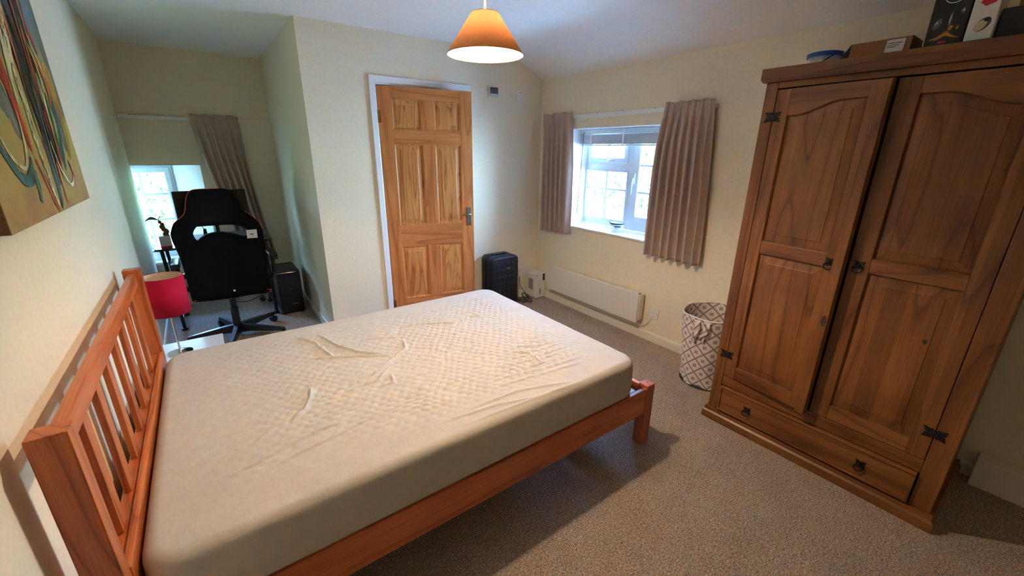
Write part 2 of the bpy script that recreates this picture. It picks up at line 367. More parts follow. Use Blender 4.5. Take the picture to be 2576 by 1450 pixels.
# baseboards
def base_run(name, p0, p1, n, h=.075, t=.014):
    b = MB(); d = Vector((p1[0]-p0[0], p1[1]-p0[1], 0)); nn = Vector((*n, 0))
    prof = [(0, 0), (t, 0), (t, h-.018), (t*.75, h-.006), (t*.3, h), (0, h)]
    P0 = Vector((*p0, 0)); P1 = Vector((*p1, 0))
    b.prism(prof, lambda a, z: P0+nn*a+Vector((0, 0, z)), lambda a, z: P1+nn*a+Vector((0, 0, z)))
    return struct(b.build(name, 'skirt'))
base_run('baseboard_right', (W, D), (W, -1.6), (-1, 0))
base_run('baseboard_far_left', (A, D), (1.63, D), (0, -1))
base_run('baseboard_far_right', (2.52, D), (W-.014, D), (0, -1))
base_run('baseboard_alcove_side', (A, D-.014), (A-.008, D2), (-1, 0))
base_run('baseboard_alcove_back', (.02, D2), (A-.02, D2), (0, -1))
base_run('baseboard_left_alcove', (.030, 3.75), (.016, D2), (1, 0))
base_run('baseboard_left', (.085, -1.6), (.085, 2.9), (1, 0))
struct(B(W-.09, W, -1.6, -.003, 0, .145, bev=.004).build('trim_pipe_boxing', 'heater'))

# door frame and door
fr = MB(); fx0, fx1, fz = 1.675, 2.462, 2.0
for x0, x1 in ((fx0-.048, fx0), (fx1, fx1+.048)): fr.box(x0, x1, D-.018, D, 0, fz+.048, bev=.005)
fr.box(fx0-.048, fx1+.048, D-.0185, D, fz, fz+.048, bev=.005)
fr.box(fx0-.002, fx0+.006, D-.004, D+.1, 0, fz); fr.box(fx1-.006, fx1+.002, D-.004, D+.1, 0, fz); fr.box(fx0, fx1, D-.004, D+.1, fz-.014, fz+.002)
struct(fr.build('trim_door_frame', 'white'))
dr = sthing('door_1', (1.684, 3.412, 0), -.1942)
DZ = [(.245, .716), (.902, 1.557), (1.667, 1.892)]; DU = [(.108, .334), (.440, .660)]
def lb(u0, u1, z0, z1, y0=0, y1=.036, bev=.0015): return B(u0, u1, y0, y1, z0, z1, bev=bev, seg=1)
lb(0, .108, .008, 1.98).build('stile', 'doorZ', dr, local=True)
lb(.660, .765, .008, 1.98).build('stile', 'doorZ', dr, local=True)
for z0, z1 in ((.008, .245), (.716, .902), (1.557, 1.667), (1.892, 1.98)): lb(.108, .660, z0, z1, .0003).build('rail', 'doorX', dr, local=True)
for z0, z1 in DZ: lb(.334, .440, z0, z1, .0006).build('muntin', 'doorZ', dr, local=True)
def raised(u0, u1, z0, z1, mp, d0=.004, d1=.012, ins=.034, mold=.012, top=None, back=.02):
    """fielded panel with a moulded edge; mp(u, depth, z) -> xyz"""
    b = MB(); top = top or (lambda u: z1)
    n = 14
    def ring(i, d):
        us = [u0+i+(u1-u0-2*i)*k/n for k in range(n+1)]
        return [mp(u, d, z0+i) for u in us] + [mp(u, d, top(u)-i) for u in reversed(us)]
    rings = [ring(0, 0.0), ring(mold*.35, d1*.25), ring(mold*.6, d1*.3), ring(mold, d1), ring(ins, d1*.9 if ins < .02 else d0+.002), ring(ins+.003, d0)]
    L = 2*(n+1)
    vs = [p for r in rings for p in r]; fs = []
    for r in range(len(rings)-1):
        for k in range(L): fs.append((r*L+k, r*L+(k+1) % L, (r+1)*L+(k+1) % L, (r+1)*L+k))
    r = len(rings)-1
    for k in range(n): fs.append((r*L+k, r*L+k+1, r*L+L-2-k, r*L+L-1-k))
    return b.add(vs, fs)
for z0, z1 in DZ:
    for u0, u1 in DU:
        raised(u0, u1, z0, z1, lambda u, d, z: (u, d, z), ins=.045).build('panel', 'doorP', dr, local=True)
        # solid core behind the panel
core = B(.1, .67, .014, .03, .24, 1.9).build('panel_core', 'doorZ', dr, local=True)
hd = B(.699, .741, -.006, 0, .868, 1.03, bev=.002).build('handle_plate', 'steel', dr, local=True)
lv = MB().tube([(.722, -.004, .972), (.722, -.04, .972), (.715, -.048, .973), (.69, -.05, .976), (.66, -.048, .974), (.635, -.044, .966)], [.009, .008, .009, .008, .007, .005])
lv.build('lever', 'steel', hd, smooth=True, local=True)
MB().tube([(.72, -.0065, .885), (.72, -.009, .885)], .004).build('screw', 'chrome', hd, local=True)
for z in (1.76, .2):
    MB().tube([(-.004, -.006, z-.045), (-.004, -.006, z+.045)], .006).box(-.004, .02, -.002, .001, z-.045, z+.045).build('hinge', 'brass', dr, local=True)

# ------------------------------------------------------------ window_1 (right wall)
XF = 3.60
w1 = sthing('window_1', (XF, 2.47, .83))
m_ = MB(); m_.box(XF-.0185, XF+.038, WY0, WY1+.02, .833, .905, bev=.005); m_.box(XF-.0185, XF+.038, WY0, WY1+.02, 1.67, 1.72, bev=.005)
m_.box(XF-.02, XF+.04, WY0, 1.975, .9, 1.68, bev=.005); m_.box(XF-.02, XF+.04, 2.975, WY1+.02, .9, 1.68, bev=.005)
m_.box(XF-.02, XF+.04, 2.435, 2.505, .9, 1.68, bev=.005); m_.box(XF-.019, XF+.039, 2.5, 2.98, 1.345, 1.425, bev=.005)
m_.build('window_frame', 'upvc', w1)
def sash(parent, y0, y1, z0, z1, rail, ny, nz, name='sash', xo=-.012):
    b = MB(); X0, X1 = XF-.03+xo+.012, XF+.02
    for k_, a in enumerate(((y0, y0+rail, z0, z1), (y1-rail, y1, z0, z1), (y0+.001, y1-.001, z0+.0005, z0+rail), (y0+.001, y1-.001, z1-rail, z1-.0005))): b.box(X0+(.0012 if k_ > 1 else 0), X1-(.001 if k_ > 1 else 0), *a, bev=min(.006, rail*.3))
    gy0, gy1, gz0, gz1 = y0+rail, y1-rail, z0+rail, z1-rail
    for i in range(1, ny): y = gy0+(gy1-gy0)*i/ny; b.box(XF-.016, XF+.016, y-.010, y+.010, gz0-.01, gz1+.01, bev=.005)
    zz = nz if isinstance(nz, (list, tuple)) else [gz0+(gz1-gz0)*i/nz for i in range(1, nz)]
    for z in zz: b.box(XF-.0155, XF+.0155, gy0-.01, gy1+.01, z-.010, z+.010, bev=.005)
    s = b.build(name, 'upvc', parent)
    B(XF-.003, XF+.003, gy0-.01, gy1+.01, gz0-.01, gz1+.01).build('pane', 'glass', s)
    return s
sA = sash(w1, 2.500, 2.985, 1.418, 1.675, .046, 2, 1)
sB = sash(w1, 2.485, 2.995, .895, 1.352, .012, 2, [1.182], name='fixed_light')
sC = sash(w1, 1.97, 2.440, .895, 1.675, .07, 2, [1.175, 1.405])
hB = MB().box(XF-.045, XF-.028, 2.66, 2.73, 1.432, 1.448, bev=.004).tube([(XF-.05, 2.70, 1.44), (XF-.062, 2.74, 1.452), (XF-.06, 2.82, 1.453)], [.009, .009, .006]).build('handle', 'upvc', sA, smooth='auto')
hC = MB().box(XF-.05, XF-.028, 2.396, 2.414, 1.25, 1.34, bev=.004).tube([(XF-.055, 2.405, 1.30), (XF-.065, 2.405, 1.27), (XF-.06, 2.412, 1.16)], [.010, .010, .006]).build('handle', 'upvc', sC, smooth='auto')
B(W-.016, XF-.02, WY0-.012, WY1+.012, .817, .833, bev=.004).build('window_sill', 'white', w1)
rv = MB().box(W+.001, XF, WY1-.004, WY1+.003, .833, 1.716); rv.box(W+.001, XF, WY0-.003, WY0+.004, .833, 1.716); rv.box(W+.001, XF, WY0, WY1, 1.712, 1.719)
rv.build('reveal_lining', 'white', w1)
# venetian blind
vb = thing('venetian_blind', 'white venetian blind drawn up in a stack at the top of the right-wall window', 'blind', (3.5, 2.49, 1.7))
B(3.47, 3.53, 1.95, 2.998, 1.672, 1.708, bev=.003).build('headrail', 'upvc', vb)
sl = MB()
for i in range(17):
    z = 1.582+i*.0048; o_ = (i % 3-1)*.0012
    sl.box(3.474+o_, 3.526+o_, 1.96, 2.992, z, z+.0046, bev=.001, seg=1)
sl.build('slat_stack', 'slat', vb)
B(3.474, 3.526, 1.96, 2.992, 1.566, 1.578, bev=.003).build('bottom_rail', 'upvc', vb)
for y in (2.10, 2.49, 2.86): B(3.468, 3.4715, y-.009, y+.009, 1.57, 1.70).build('ladder_tape', 'label', vb)
MB().tube([(3.455, 2.945, 1.69), (3.45, 2.955, 1.3), (3.448, 2.972, .935)], [.0035, .0035, .0045]).build('wand', 'greyp', vb, smooth=True)

# ------------------------------------------------------------ window_2 (alcove)
YF = 5.42
w2 = sthing('window_2', (.02, YF, SZ))
m_ = MB(); fa, fb = -.24, .275
for a in ((fa, fa+.05, SZ, TZ), (fb-.05, fb, SZ, TZ), (fa, fb, SZ, .58), (fa, fb, 1.322, TZ)): m_.box(a[0], a[1], YF-.02+(.001 if a[0] == fa and a[1] == fb else 0), YF+.04, a[2], a[3], bev=.005)
m_.build('window_frame', 'upvc', w2)
b = MB(); gx0, gx1, gz0, gz1 = -.18, .207, .60, 1.283
for a in ((gx0-.04, gx0, gz0-.045, gz1+.045), (gx1, gx1+.045, gz0-.045, gz1+.045), (gx0, gx1, gz0-.045, gz0), (gx0, gx1, gz1, gz1+.045)): b.box(a[0], a[1], YF-.035+(.001 if a[0] == gx0 else 0), YF+.01, a[2], a[3], bev=.006)
b.box(.004, .026, YF-.02, YF+.01, gz0, gz1, bev=.005)
for z in (.833, 1.080): b.box(gx0, gx1, YF-.0195, YF+.0095, z-.012, z+.012, bev=.005)
s2 = b.build('sash', 'upvc', w2)
B(gx0-.01, gx1+.01, YF-.003, YF+.003, gz0-.01, gz1+.01).build('pane', 'glass', s2)
MB().prism([(-.03, D2-.014), (.52, D2-.014), (.512, D2), (.29, YF-.01), (-.235, YF-.01), (-.014, D2), (-.03, D2)], lambda x, y: (x, y, SZ-.022), lambda x, y: (x, y, SZ)).build('window_sill', 'white', w2)
rv = MB().prism([(.503, D2+.001), (.508, D2+.001), (.276, YF), (.271, YF)], lambda x, y: (x, y, SZ), lambda x, y: (x, y, TZ-.003))
rv.prism([(-.01, D2+.001), (-.006, D2+.001), (-.236, YF), (-.241, YF)], lambda x, y: (x, y, SZ), lambda x, y: (x, y, TZ-.003))
rv.prism([(-.008, D2+.001), (.506, D2+.001), (.276, YF), (-.24, YF)], lambda x, y: (x, y, TZ-.005), lambda x, y: (x, y, TZ-.001))
rv.build('reveal_lining', 'white', w2)

# ------------------------------------------------------------ outside
def leafmass(n, fn, size):
    b = MB()
    for _ in range(n):
        p, nrm = fn(); p = Vector(p)
        d = Vector((random.gauss(0, 1), random.gauss(0, 1), random.gauss(0, 1))).normalized(); d = (d+Vector(nrm)*.7).normalized()
        t = d.orthogonal().normalized(); t = (Matrix.Rotation(random.random()*6.28, 3, d) @ t); q = d.cross(t); s = size*random.uniform(.6, 1.4)
        b.add([p-t*s, p+q*s*.45+d*s*.1, p+t*s, p-q*s*.45+d*s*.1], [(0, 1, 2, 3)])
    return b
def hedge(name, label, x0, x1, y0, y1, z0, z1, n, size, face):
    h = thing(name, label, 'hedge', ((x0+x1)/2, (y0+y1)/2, z0))
    def top(u): return z1+.25*math.sin(u*1.7)+.12*math.sin(u*5.1)
    def fn():
        u = random.random(); v = random.random()**.8
        if face == 'x': y = y0+(y1-y0)*u; return (x0-random.random()*.25+.12*math.sin(y*6+v*9)+v*.5, y, z0+(top(y)-z0)*v), (-1, 0, .5)
        x = x0+(x1-x0)*u; return (x, y0-random.random()*.25+.12*math.sin(x*6+v*9)+v*.5, z0+(top(x)-z0)*v), (0, -1, .5)
    leafmass(n, fn, size).build('foliage', 'foliage', h)
    cb = MB()
    if face == 'x':
        n_ = 20
        for i in range(n_):
            ya, yb = y0+(y1-y0)*i/n_, y0+(y1-y0)*(i+1)/n_
            cb.add([(x0+.35, ya, z0), (x0+.35, yb, z0), (x0+.85, yb, top(yb)-.1), (x0+.85, ya, top(ya)-.1), (x1, ya, z0), (x1, yb, z0)], [(0, 1, 2, 3), (2, 3, 4, 5)])
    else:
        n_ = 20
        for i in range(n_):
            xa, xb = x0+(x1-x0)*i/n_, x0+(x1-x0)*(i+1)/n_
            cb.add([(xa, y0+.35, z0), (xb, y0+.35, z0), (xb, y0+.85, top(xb)-.1), (xa, y0+.85, top(xa)-.1), (xa, y1, z0), (xb, y1, z0)], [(0, 1, 2, 3), (2, 3, 4, 5)])
    cb.build('inner_growth', 'foliage', h)
hedge('hedge', 'sunlit green hedge outside the right-wall window above a pale path', 7.0, 8.6, 2.5, 10.5, -.3, 1.55, 15000, .055, 'x')
hedge('hedge', 'dense leafy green hedge seen through the alcove window', -3.2, 2.4, 7.6, 9.0, -1.0, 1.45, 13000, .05, 'y')
gp = MB().add([(3.7, -3, -.5), (6.6, -3, -.4), (6.9, 4.2, .35), (6.9, 12, .75), (3.7, 12, -.4)], [(0, 1, 2, 3, 4)])
gp.add([(6.6, -3, -.4), (9, -3, -.4), (9, 12, .75), (6.9, 12, .75), (6.9, 4.2, .35)], [(0, 1, 2, 3, 4)])
struct(gp.build('ground_path', 'gravel'))
struct(MB().add([(-6, 5.7, -1.0), (3.65, 5.7, -1.0), (3.65, 10, -1.0), (-6, 10, -1.0)], [(0, 1, 2, 3)]).build('ground_garden', 'foliage'))

# ------------------------------------------------------------ wardrobe
F = 2.725
wr = thing('wardrobe', 'large waxed dark pine wardrobe with two arched panel doors and a bottom drawer', 'wardrobe', (F, .55, 0))
def moulded(z0, z1, flip=False):
    b = MB(); pr = [(0, 0), (0, .6), (.4, .72), (.45, 1)] if flip else [(.3, 0), (0, .2), (0, 1)]
    h = z1-z0; x0, y0, y1, x1 = 2.70, .035, 1.060, 3.30
    lv_ = [(i*.022, z0+h*t) for i, t in pr]
    k = len(b.v)
    for ins, z in lv_: b.v += [(x0+ins, y0+ins, z), (x0+ins, y1-ins, z), (x1, y1-ins, z), (x1, y0+ins, z)]
    n = len(lv_)
    for i in range(n-1):
        for j in range(4): b.f.append((i*4+j, i*4+(j+1) % 4, (i+1)*4+(j+1) % 4, (i+1)*4+j))
    b.f.append((0, 1, 2, 3)); b.f.append(((n-1)*4, (n-1)*4+1, (n-1)*4+2, (n-1)*4+3)); return b
moulded(1.83, 1.888).build('cornice', 'wrdY', wr); moulded(0.0, .072, True).build('plinth', 'wrdY', wr)
for y0, y1 in ((.06, .08), (1.02, 1.04)): B(F+.024, 3.28, y0, y1, .072, 1.83).build('side_panel', 'wrdX', wr)
B(3.27, 3.28, .08, 1.02, .072, 1.83).build('back_panel', 'wrdX', wr)
B(F, F+.024, .987, 1.041, .072, 1.83, bev=.003).build('stile', 'wrdZ', wr)
B(F, F+.024, .055, .126, .072, 1.83, bev=.003).build('stile', 'wrdZ', wr)
B(F+.001, F+.024, .126, .987, 1.803, 1.83, bev=.002).build('top_rail', 'wrdY', wr)
B(F+.002, F+.024, .126, .987, .237, .30, bev=.003).build('mid_rail', 'wrdY', wr)
B(F+.004, F+.02, .126, .987, .072, .080).build('bottom_rail', 'wrdY', wr)
def arch(y, ya, yb):          # low at ya (hinge side), high at yb (meeting side)
    t = (y-ya)/(yb-ya); t = min(1, max(0, (t-.12)/.62)); return 1.684+.052*(t*t*(3-2*t))
def wdoor(ya, yb, strip):     # ya hinge side, yb meeting side
    sg = 1 if yb > ya else -1; xf = F-.001
    ho, hi = ya, ya+sg*.060; mi, mo = yb-sg*.072, yb
    d = B(xf, F+.022, ho, hi, .303, 1.796, bev=.002).box(xf, F+.022, mi, mo, .303, 1.796, bev=.002).build('door', 'wrdZ', wr)
    for zz in ((.303, .372), (1.031, 1.094)): B(xf+.0005, F+.02, hi, mi, *zz, bev=.0025).build('door_rail', 'wrdY', d)
    r = MB()
    poly = [(hi+(mi-hi)*k/24, arch(hi+(mi-hi)*k/24, hi, mi)) for k in range(25)] + [(mi, 1.796), (hi, 1.796)]
    r.prism(poly, lambda y, z: (xf+.0005, y, z), lambda y, z: (F+.02, y, z)); r.build('door_rail', 'wrdY', d)
    a, c = sorted((hi, mi))
    raised(a+.0005, c-.0005, .3725, 1.0305, lambda u, dd, z: (xf+.002+dd, u, z), d0=.003, d1=.011, ins=.040, mold=.004).build('door_panel', 'wrdZ', d)
    raised(a+.0005, c-.0005, 1.0945, 1.7, lambda u, dd, z: (xf+.002+dd, u, z), d0=.003, d1=.011, ins=.040, mold=.004, top=lambda u: arch(u, hi, mi)-.0005).build('door_panel', 'wrdZ', d)
    B(F+.016, F+.02, a-.01, c+.01, .36, 1.74).build('door_back', 'wrdZ', d)
    def knot(par, yc, zc, ry, rz, x):
        MB().prism([(yc+ry*math.cos(2*PI*k/18)*(1+.12*math.sin(3*k)), zc+rz*math.sin(2*PI*k/18)) for k in range(18)], lambda y, z: (x, y, z), lambda y, z: (x-.0004, y, z)).build('wood_knot', 'knot', par)
    if strip: knot(d, .571, .79, .011, .026, xf-.017); knot(d, .80, 1.50, .005, .010, xf+.005-.0005)
    else: knot(d, .245, .80, .007, .010, xf+.004)
    if strip: B(xf-.017, xf, .556, .596, .297, 1.793, bev=.003).build('cover_strip', 'wrdZ', d)
    return d
dl = wdoor(.985, .556, True)
hx, hy = 0.0, .985-.55
ang = math.radians(-5.2)
dl.matrix_local = Matrix.Translation((hx, hy, 0)) @ Matrix.Rotation(ang, 4, 'Z') @ Matrix.Translation((-hx, -hy, 0))
dR = wdoor(.128, .552, False)
raised(.131, .983, .082, .234, lambda u, dd, z: (F-.012+dd, u, z), d0=-.004, d1=.006, ins=.02, mold=.006).box(F-.010, F+.02, .131, .983, .082, .234)
dw_ = MB().box(F-.012, F+.02, .131, .983, .082, .234, bev=.002); dw_.box(F-.02, F-.012, .131, .983, .082, .094, bev=.003); dw_.box(F-.018, F-.012, .131, .983, .224, .234, bev=.003)
dw_.box(F-.018, F-.012, .131, .143, .092, .226, bev=.003).box(F-.018, F-.012, .971, .983, .092, .226, bev=.003)
drw = dw_.build('drawer', 'wrdY', wr)
def clover(yc, zc, sx_=1, sz=1, x=F-.003):
    b = MB(); pts = []
    N_ = 48
    for k in range(N_):
        a = 2*PI*k/N_; r = .0195*(1+.34*math.cos(4*(a-PI/4)))+.0035*math.cos(12*a+PI)
        pts.append((yc+r*math.cos(a)*sx_, zc+r*math.sin(a)*sz))
    return b.prism(pts, lambda y, z: (x, y, z), lambda y, z: (x-.003, y, z))
def ring_handle(parent, yc, zc, x):
    h = clover(yc, zc, .9, .9, x).ball((x-.008, yc, zc), .007).build('drop_handle', 'iron', parent, smooth='auto')
    pts = [(x-.012-.004*math.sin(a), yc+.017*math.sin(a), zc-.015+.017*math.cos(a)) for a in [2*PI*k/24 for k in range(25)]]
    MB().tube(pts, .0026, 8, cap=False).build('ring', 'iron', h, smooth=True)
ring_handle(dl, .611, 1.058, F-.0015); ring_handle(dR, .517, 1.060, F-.0015)
ring_handle(drw, .822, .158, F-.013); ring_handle(drw, .311, .158, F-.013)
for yc, zc in ((.986, 1.679), (.986, .431), (.127, .434), (.127, 1.679)): clover(yc, zc, 1.75, 1.1, F-.0012).box(F-.006, F-.004, yc-.012, yc+.012, zc-.012, zc+.012, bev=.001).build('hinge', 'iron', wr)

# ------------------------------------------------------------ bed
bed = thing('bed_frame', 'orange-brown pine double bed frame with slatted headboard against the left wall', 'bed', (1.15, 1.83, 0))
ZH = .975
for y0, y1 in ((1.082, 1.134), (2.520, 2.572)):
    B(.116, .180, y0, y1, 0, ZH, bev=.003).build('headboard_post', 'bedZ', bed)
B(.133, .160, 1.134, 2.520, .898, .958, bev=.004).build('top_rail', 'bedY', bed)
B(.132, .164, 1.134, 2.520, .46, .545, bev=.004).build('lower_rail', 'bedY', bed)
B(.164, .183, 1.134, 2.520, .30, .555, bev=.008).build('front_rail', 'bedY', bed)
for i in range(7):
    y = 1.276+i*.1725
    B(.139, .155, y, y+.052, .545, .898, bev=.002).build('headboard_slat', 'bedZ', bed)
for y0, y1 in ((1.100, 1.124), (2.530, 2.554)): B(.182, 2.166, y0, y1, .20, .347, bev=.003).build('side_rail', 'bedX', bed)
for y0, y1 in ((1.096, 1.154), (2.500, 2.558)): B(2.166, 2.226, y0, y1, 0, .362, bev=.003).build('foot_post', 'bedZ', bed)
B(2.176, 2.200, 1.154, 2.500, .20, .345, bev=.003).build('foot_rail', 'bedY', bed)
for i in range(13): B(.24+i*.148, .33+i*.148, 1.126, 2.528, .329, .3465).build('bed_slat', 'bedY', bed)

# mattress
WR = {
'a': [(.71,1.769),(.693,1.686),(.656,1.601),(.602,1.559)], 'a2': [(.721,1.752),(.693,1.686)],
'b': [(1.217,1.993),(1.186,1.879),(1.091,1.811),(1.008,1.746),(.953,1.713)], 'b2': [(1.205,1.853),(1.12,1.826),(1.035,1.76)],
'c': [(1.042,1.744),(.97,1.662),(.894,1.658),(.831,1.631)], 'c2': [(1.034,1.686),(1.018,1.608),(.951,1.609)],
'd': [(.757,2.045),(.862,1.995),(.978,1.931),(1.088,1.866)], 'e': [(.755,2.343),(.822,2.213),(.844,2.068),(.862,1.995)],
'f': [(.858,2.316),(.909,2.112),(.973,1.99),(1.095,1.861)], 'g': [(1.036,2.119),(1.126,2.085),(1.235,2.024)],
'h': [(1.153,2.088),(1.248,2.152),(1.372,2.148),(1.559,2.035),(1.679,2.076),(1.76,2.021)], 'i': [(.788,1.669),(.85,1.698),(.928,1.701)],
'j': [(1.703,2.175),(1.751,2.027)], 'far': [(.676,2.427),(.965,2.413),(1.338,2.368)], 'hh': [(1.615,2.067),(1.6,2.007)],
'k': [(.406,1.363),(.52,1.392),(.668,1.441),(.767,1.443)], 'l': [(.524,1.333),(.678,1.366),(.894,1.414)],
'm': [(1.623,1.543),(1.677,1.479),(1.666,1.336)], 'n': [(1.129,1.233),(1.419,1.234),(1.671,1.155)],
'o': [(1.073,1.226),(1.292,1.198),(1.548,1.124)], 'q': [(1.129,1.16),(1.389,1.15),(1.722,1.13)], 'r': [(.479,1.502),(.553,1.542)]}
for k in range(9):   # tension folds running to the foot corner and the head
    y = 1.30+k*.045; WR['t%d' % k] = [(1.35+.05*k, y+.02), (1.6+.03*k, y-.02-.02*k*.3), (1.9, y-.05)]
AMP = {'b': .011, 'b2': .008, 'a': .009, 'e': .008, 'f': .008, 'd': .006, 'c': .007, 'c2': .006, 'k': .006, 'l': .005, 'h': .006, 'm': .006, 'far': .003}
segs = []
for k, pl in WR.items():
    am = AMP.get(k, .004 if k[0] != 't' else .0028); wd = .007 if k[0] != 't' else .009
    for i in range(len(pl)-1): segs.append((Vector(pl[i]), Vector(pl[i+1]), am*1.4, wd, i == 0, i == len(pl)-2))
MX0, MX1, MY0, MY1, MZ0, MZ1, MR = .187, 2.100, 1.106, 2.510, .348, .540, .040
def mat_h(x, y):
    h = 0
    for a, b_, am, wd, first, last in segs:
        d = b_-a; L = d.length; p = Vector((x, y))-a
        if abs(p.x) > .6 or abs(p.y) > .5: continue
        t = p.dot(d)/(L*L); tt = min(1, max(0, t)); q = (p-d*tt).length
        if q > wd*3.5: continue
        fade = 1.0
        if first: fade *= min(1, max(.0, tt*2+.15))
        if last: fade *= min(1, max(.0, (1-tt)*2+.15))
        h = max(h, am*fade*math.exp(-(q/wd)**2))
    ex = min((x-MX0), (MX1-x)); ey = min(y-MY0, MY1-y); e = min(1, max(0, (min(ex, ey)-.10)/.14))
    st = .35+.65*min(1, max(0, (x-.45)/.7)); st *= .55+.45*noise.noise(Vector((x*2.3, y*2.3, 1)))*1.6+.1
    jx = x+.022*noise.noise(Vector((x*7, y*7, 3))); jy = y+.020*noise.noise(Vector((x*7, y*7, 8)))
    row = jy/.030; off = .5*(math.floor(row) % 2)
    fx = (jx/.044+off) % 1-.5; fy = row % 1-.5
    cell = (1-min(1, (fx*fx*4+fy*fy*3.2)))
    h += (.0048+.0022*noise.noise(Vector((x*14, y*14, 31))))*e*max(0, st)*cell
    rd = 1-abs(noise.noise(Vector((x*9+y*4, y*17-x*3, 11))))*4.2
    if rd > 0: h += .0038*rd*rd*e*max(0, noise.noise(Vector((x*1.8, y*1.8, 21)))+.25)
    h += .0022*noise.noise(Vector((x*6, y*9, 0))) + .0016*e*noise.noise(Vector((x*22, y*34, 5)))
    return h
mt = MB(); NX, NY = 440, 322
def mtop(u, v):
    # rounded-corner footprint
    x = MX0+(MX1-MX0)*u; y = MY0+(MY1-MY0)*v; z = MZ1
    cr = .10
    px = x-(MX0+cr) if x < MX0+cr else (x-(MX1-cr) if x > MX1-cr else 0)
    py = y-(MY0+cr) if y < MY0+cr else (y-(MY1-cr) if y > MY1-cr else 0)
    if px and py:
        mxv = max(abs(px), abs(py)); L = math.hypot(px, py); k = mxv/L; x -= px*(1-k); y -= py*(1-k)
    ex = min(u*(MX1-MX0), (1-u)*(MX1-MX0)); ey = min(v*(MY1-MY0), (1-v)*(MY1-MY0)); e = min(ex, ey)
    if px and py: e = cr-max(abs(px), abs(py))
    if e < MR: z -= MR-math.sqrt(max(0, MR*MR-(MR-e)**2))
    sag = .006*math.exp(-((x-1.2)**2/.5+(y-1.8)**2/.25))
    return (x, y, z+(mat_h(x, y) if e > .03 else mat_h(x, y)*e/.03)-sag)
mt.grid(mtop, NX, NY)
rim = [(i, 0) for i in range(NX)] + [(NX, j) for j in range(NY)] + [(i, NY) for i in range(NX, 0, -1)] + [(0, j) for j in range(NY, 0, -1)]
idx = [i*(NY+1)+j for i, j in rim]; prev = idx; L = len(idx); ctr = Vector(((MX0+MX1)/2, (MY0+MY1)/2))
for r in range(1, 11):
    t = r/10; z = (MZ1-MR)+(MZ0-(MZ1-MR))*t; cur = []
    for k, ii in enumerate(idx):
        x, y, z0_ = mt.v[ii]; d = (Vector((x, y))-ctr); n2 = Vector((0, 0))
        if x < MX0+.1: n2.x = -1
        if x > MX1-.1: n2.x = 1
        if y < MY0+.1: n2.y = -1
        if y > MY1-.1: n2.y = 1
        n2 = n2.normalized() if n2.length else n2
        bulge = .004*math.sin(PI*t)*(1+noise.noise(Vector((x*7, y*7, z*14))))-.004*(1 if r == 10 else 0)
        if x > MX0+.02 and y < MY0+.1 or x > MX1-.1: bulge += .0016*math.sin((x*.4+y+z*4.2)*90*.5)*math.sin(PI*t)
        cur.append(len(mt.v)); mt.v.append((x+n2.x*bulge, y+n2.y*bulge, z))
    for k in range(L): mt.f.append((prev[k], prev[(k+1) % L], cur[(k+1) % L], cur[k]))
    prev = cur
mt.f.append(tuple(prev))
tag(mt.build('mattress', 'sheet', smooth=True), 'bare mattress in a creased cream quilted cover lying on the pine bed', 'mattress')

# ------------------------------------------------------------ bedside table and red lamp
ns = thing('bedside_table', 'small white bedside table between bed and alcove, red lamp on it', 'bedside table', (.28, 2.78, 0))
B(.095, .425, 2.60, 2.965, .402, .42, bev=.002).build('table_top', 'nstand', ns)
for y in (2.605, 2.945): B(.10, .42, y, y+.015, .02, .402).build('side_panel', 'nstand', ns)
B(.10, .11, 2.62, 2.945, .02, .402).build('back_panel', 'nstand', ns)
dwr = B(.405, .424, 2.622, 2.943, .23, .398, bev=.002).build('drawer', 'nstand', ns); MB().ball((.434, 2.78, .31), .011).build('knob', 'chrome', dwr, smooth=True)
B(.11, .40, 2.62, 2.945, .05, .065).build('shelf', 'nstand', ns)
for x in (.105, .39):
    for y in (2.605, 2.94): B(x, x+.025, y, y+.02, 0, .02).build('foot', 'nstand', ns)
tl = thing('table_lamp', 'bedside lamp with crimson drum shade on a thin chrome stem', 'lamp', (.222, 2.79, .42))
lc = (.222, 2.79, 0)
MB().lathe(lc, [(0, .421), (.058, .421), (.058, .425), (.04, .431), (.012, .436), (0, .437)], 32).build('lamp_base', 'chrome', tl, smooth='auto')
MB().tube([(.222, 2.79, .434), (.222, 2.79, .72)], .0055, 12).build('stem', 'chrome', tl, smooth='auto')
RS = .094
MB().lathe(lc, [(RS, .660), (RS, .868)], 56).build('lamp_shade', 'red', tl, smooth=True, solid=.0016)
MB().lathe(lc, [(RS-.002, .662), (RS-.002, .866)], 56).build('shade_lining', 'shadein', tl, smooth=True)
sp_ = MB().tube([(.222-RS+.003, 2.79, .70), (.222+RS-.003, 2.79, .70)], .0016, 6).tube([(.222, 2.79-RS+.003, .70), (.222, 2.79+RS-.003, .70)], .0016, 6)
sp_.build('shade_ring', 'chrome', tl); MB().tube([(.222, 2.79, .70), (.222, 2.79, .75)], .014, 12).ball((.222, 2.79, .785), .026, 16, (1, 1, 1.25)).build('bulb', 'plastic', tl, smooth=True)

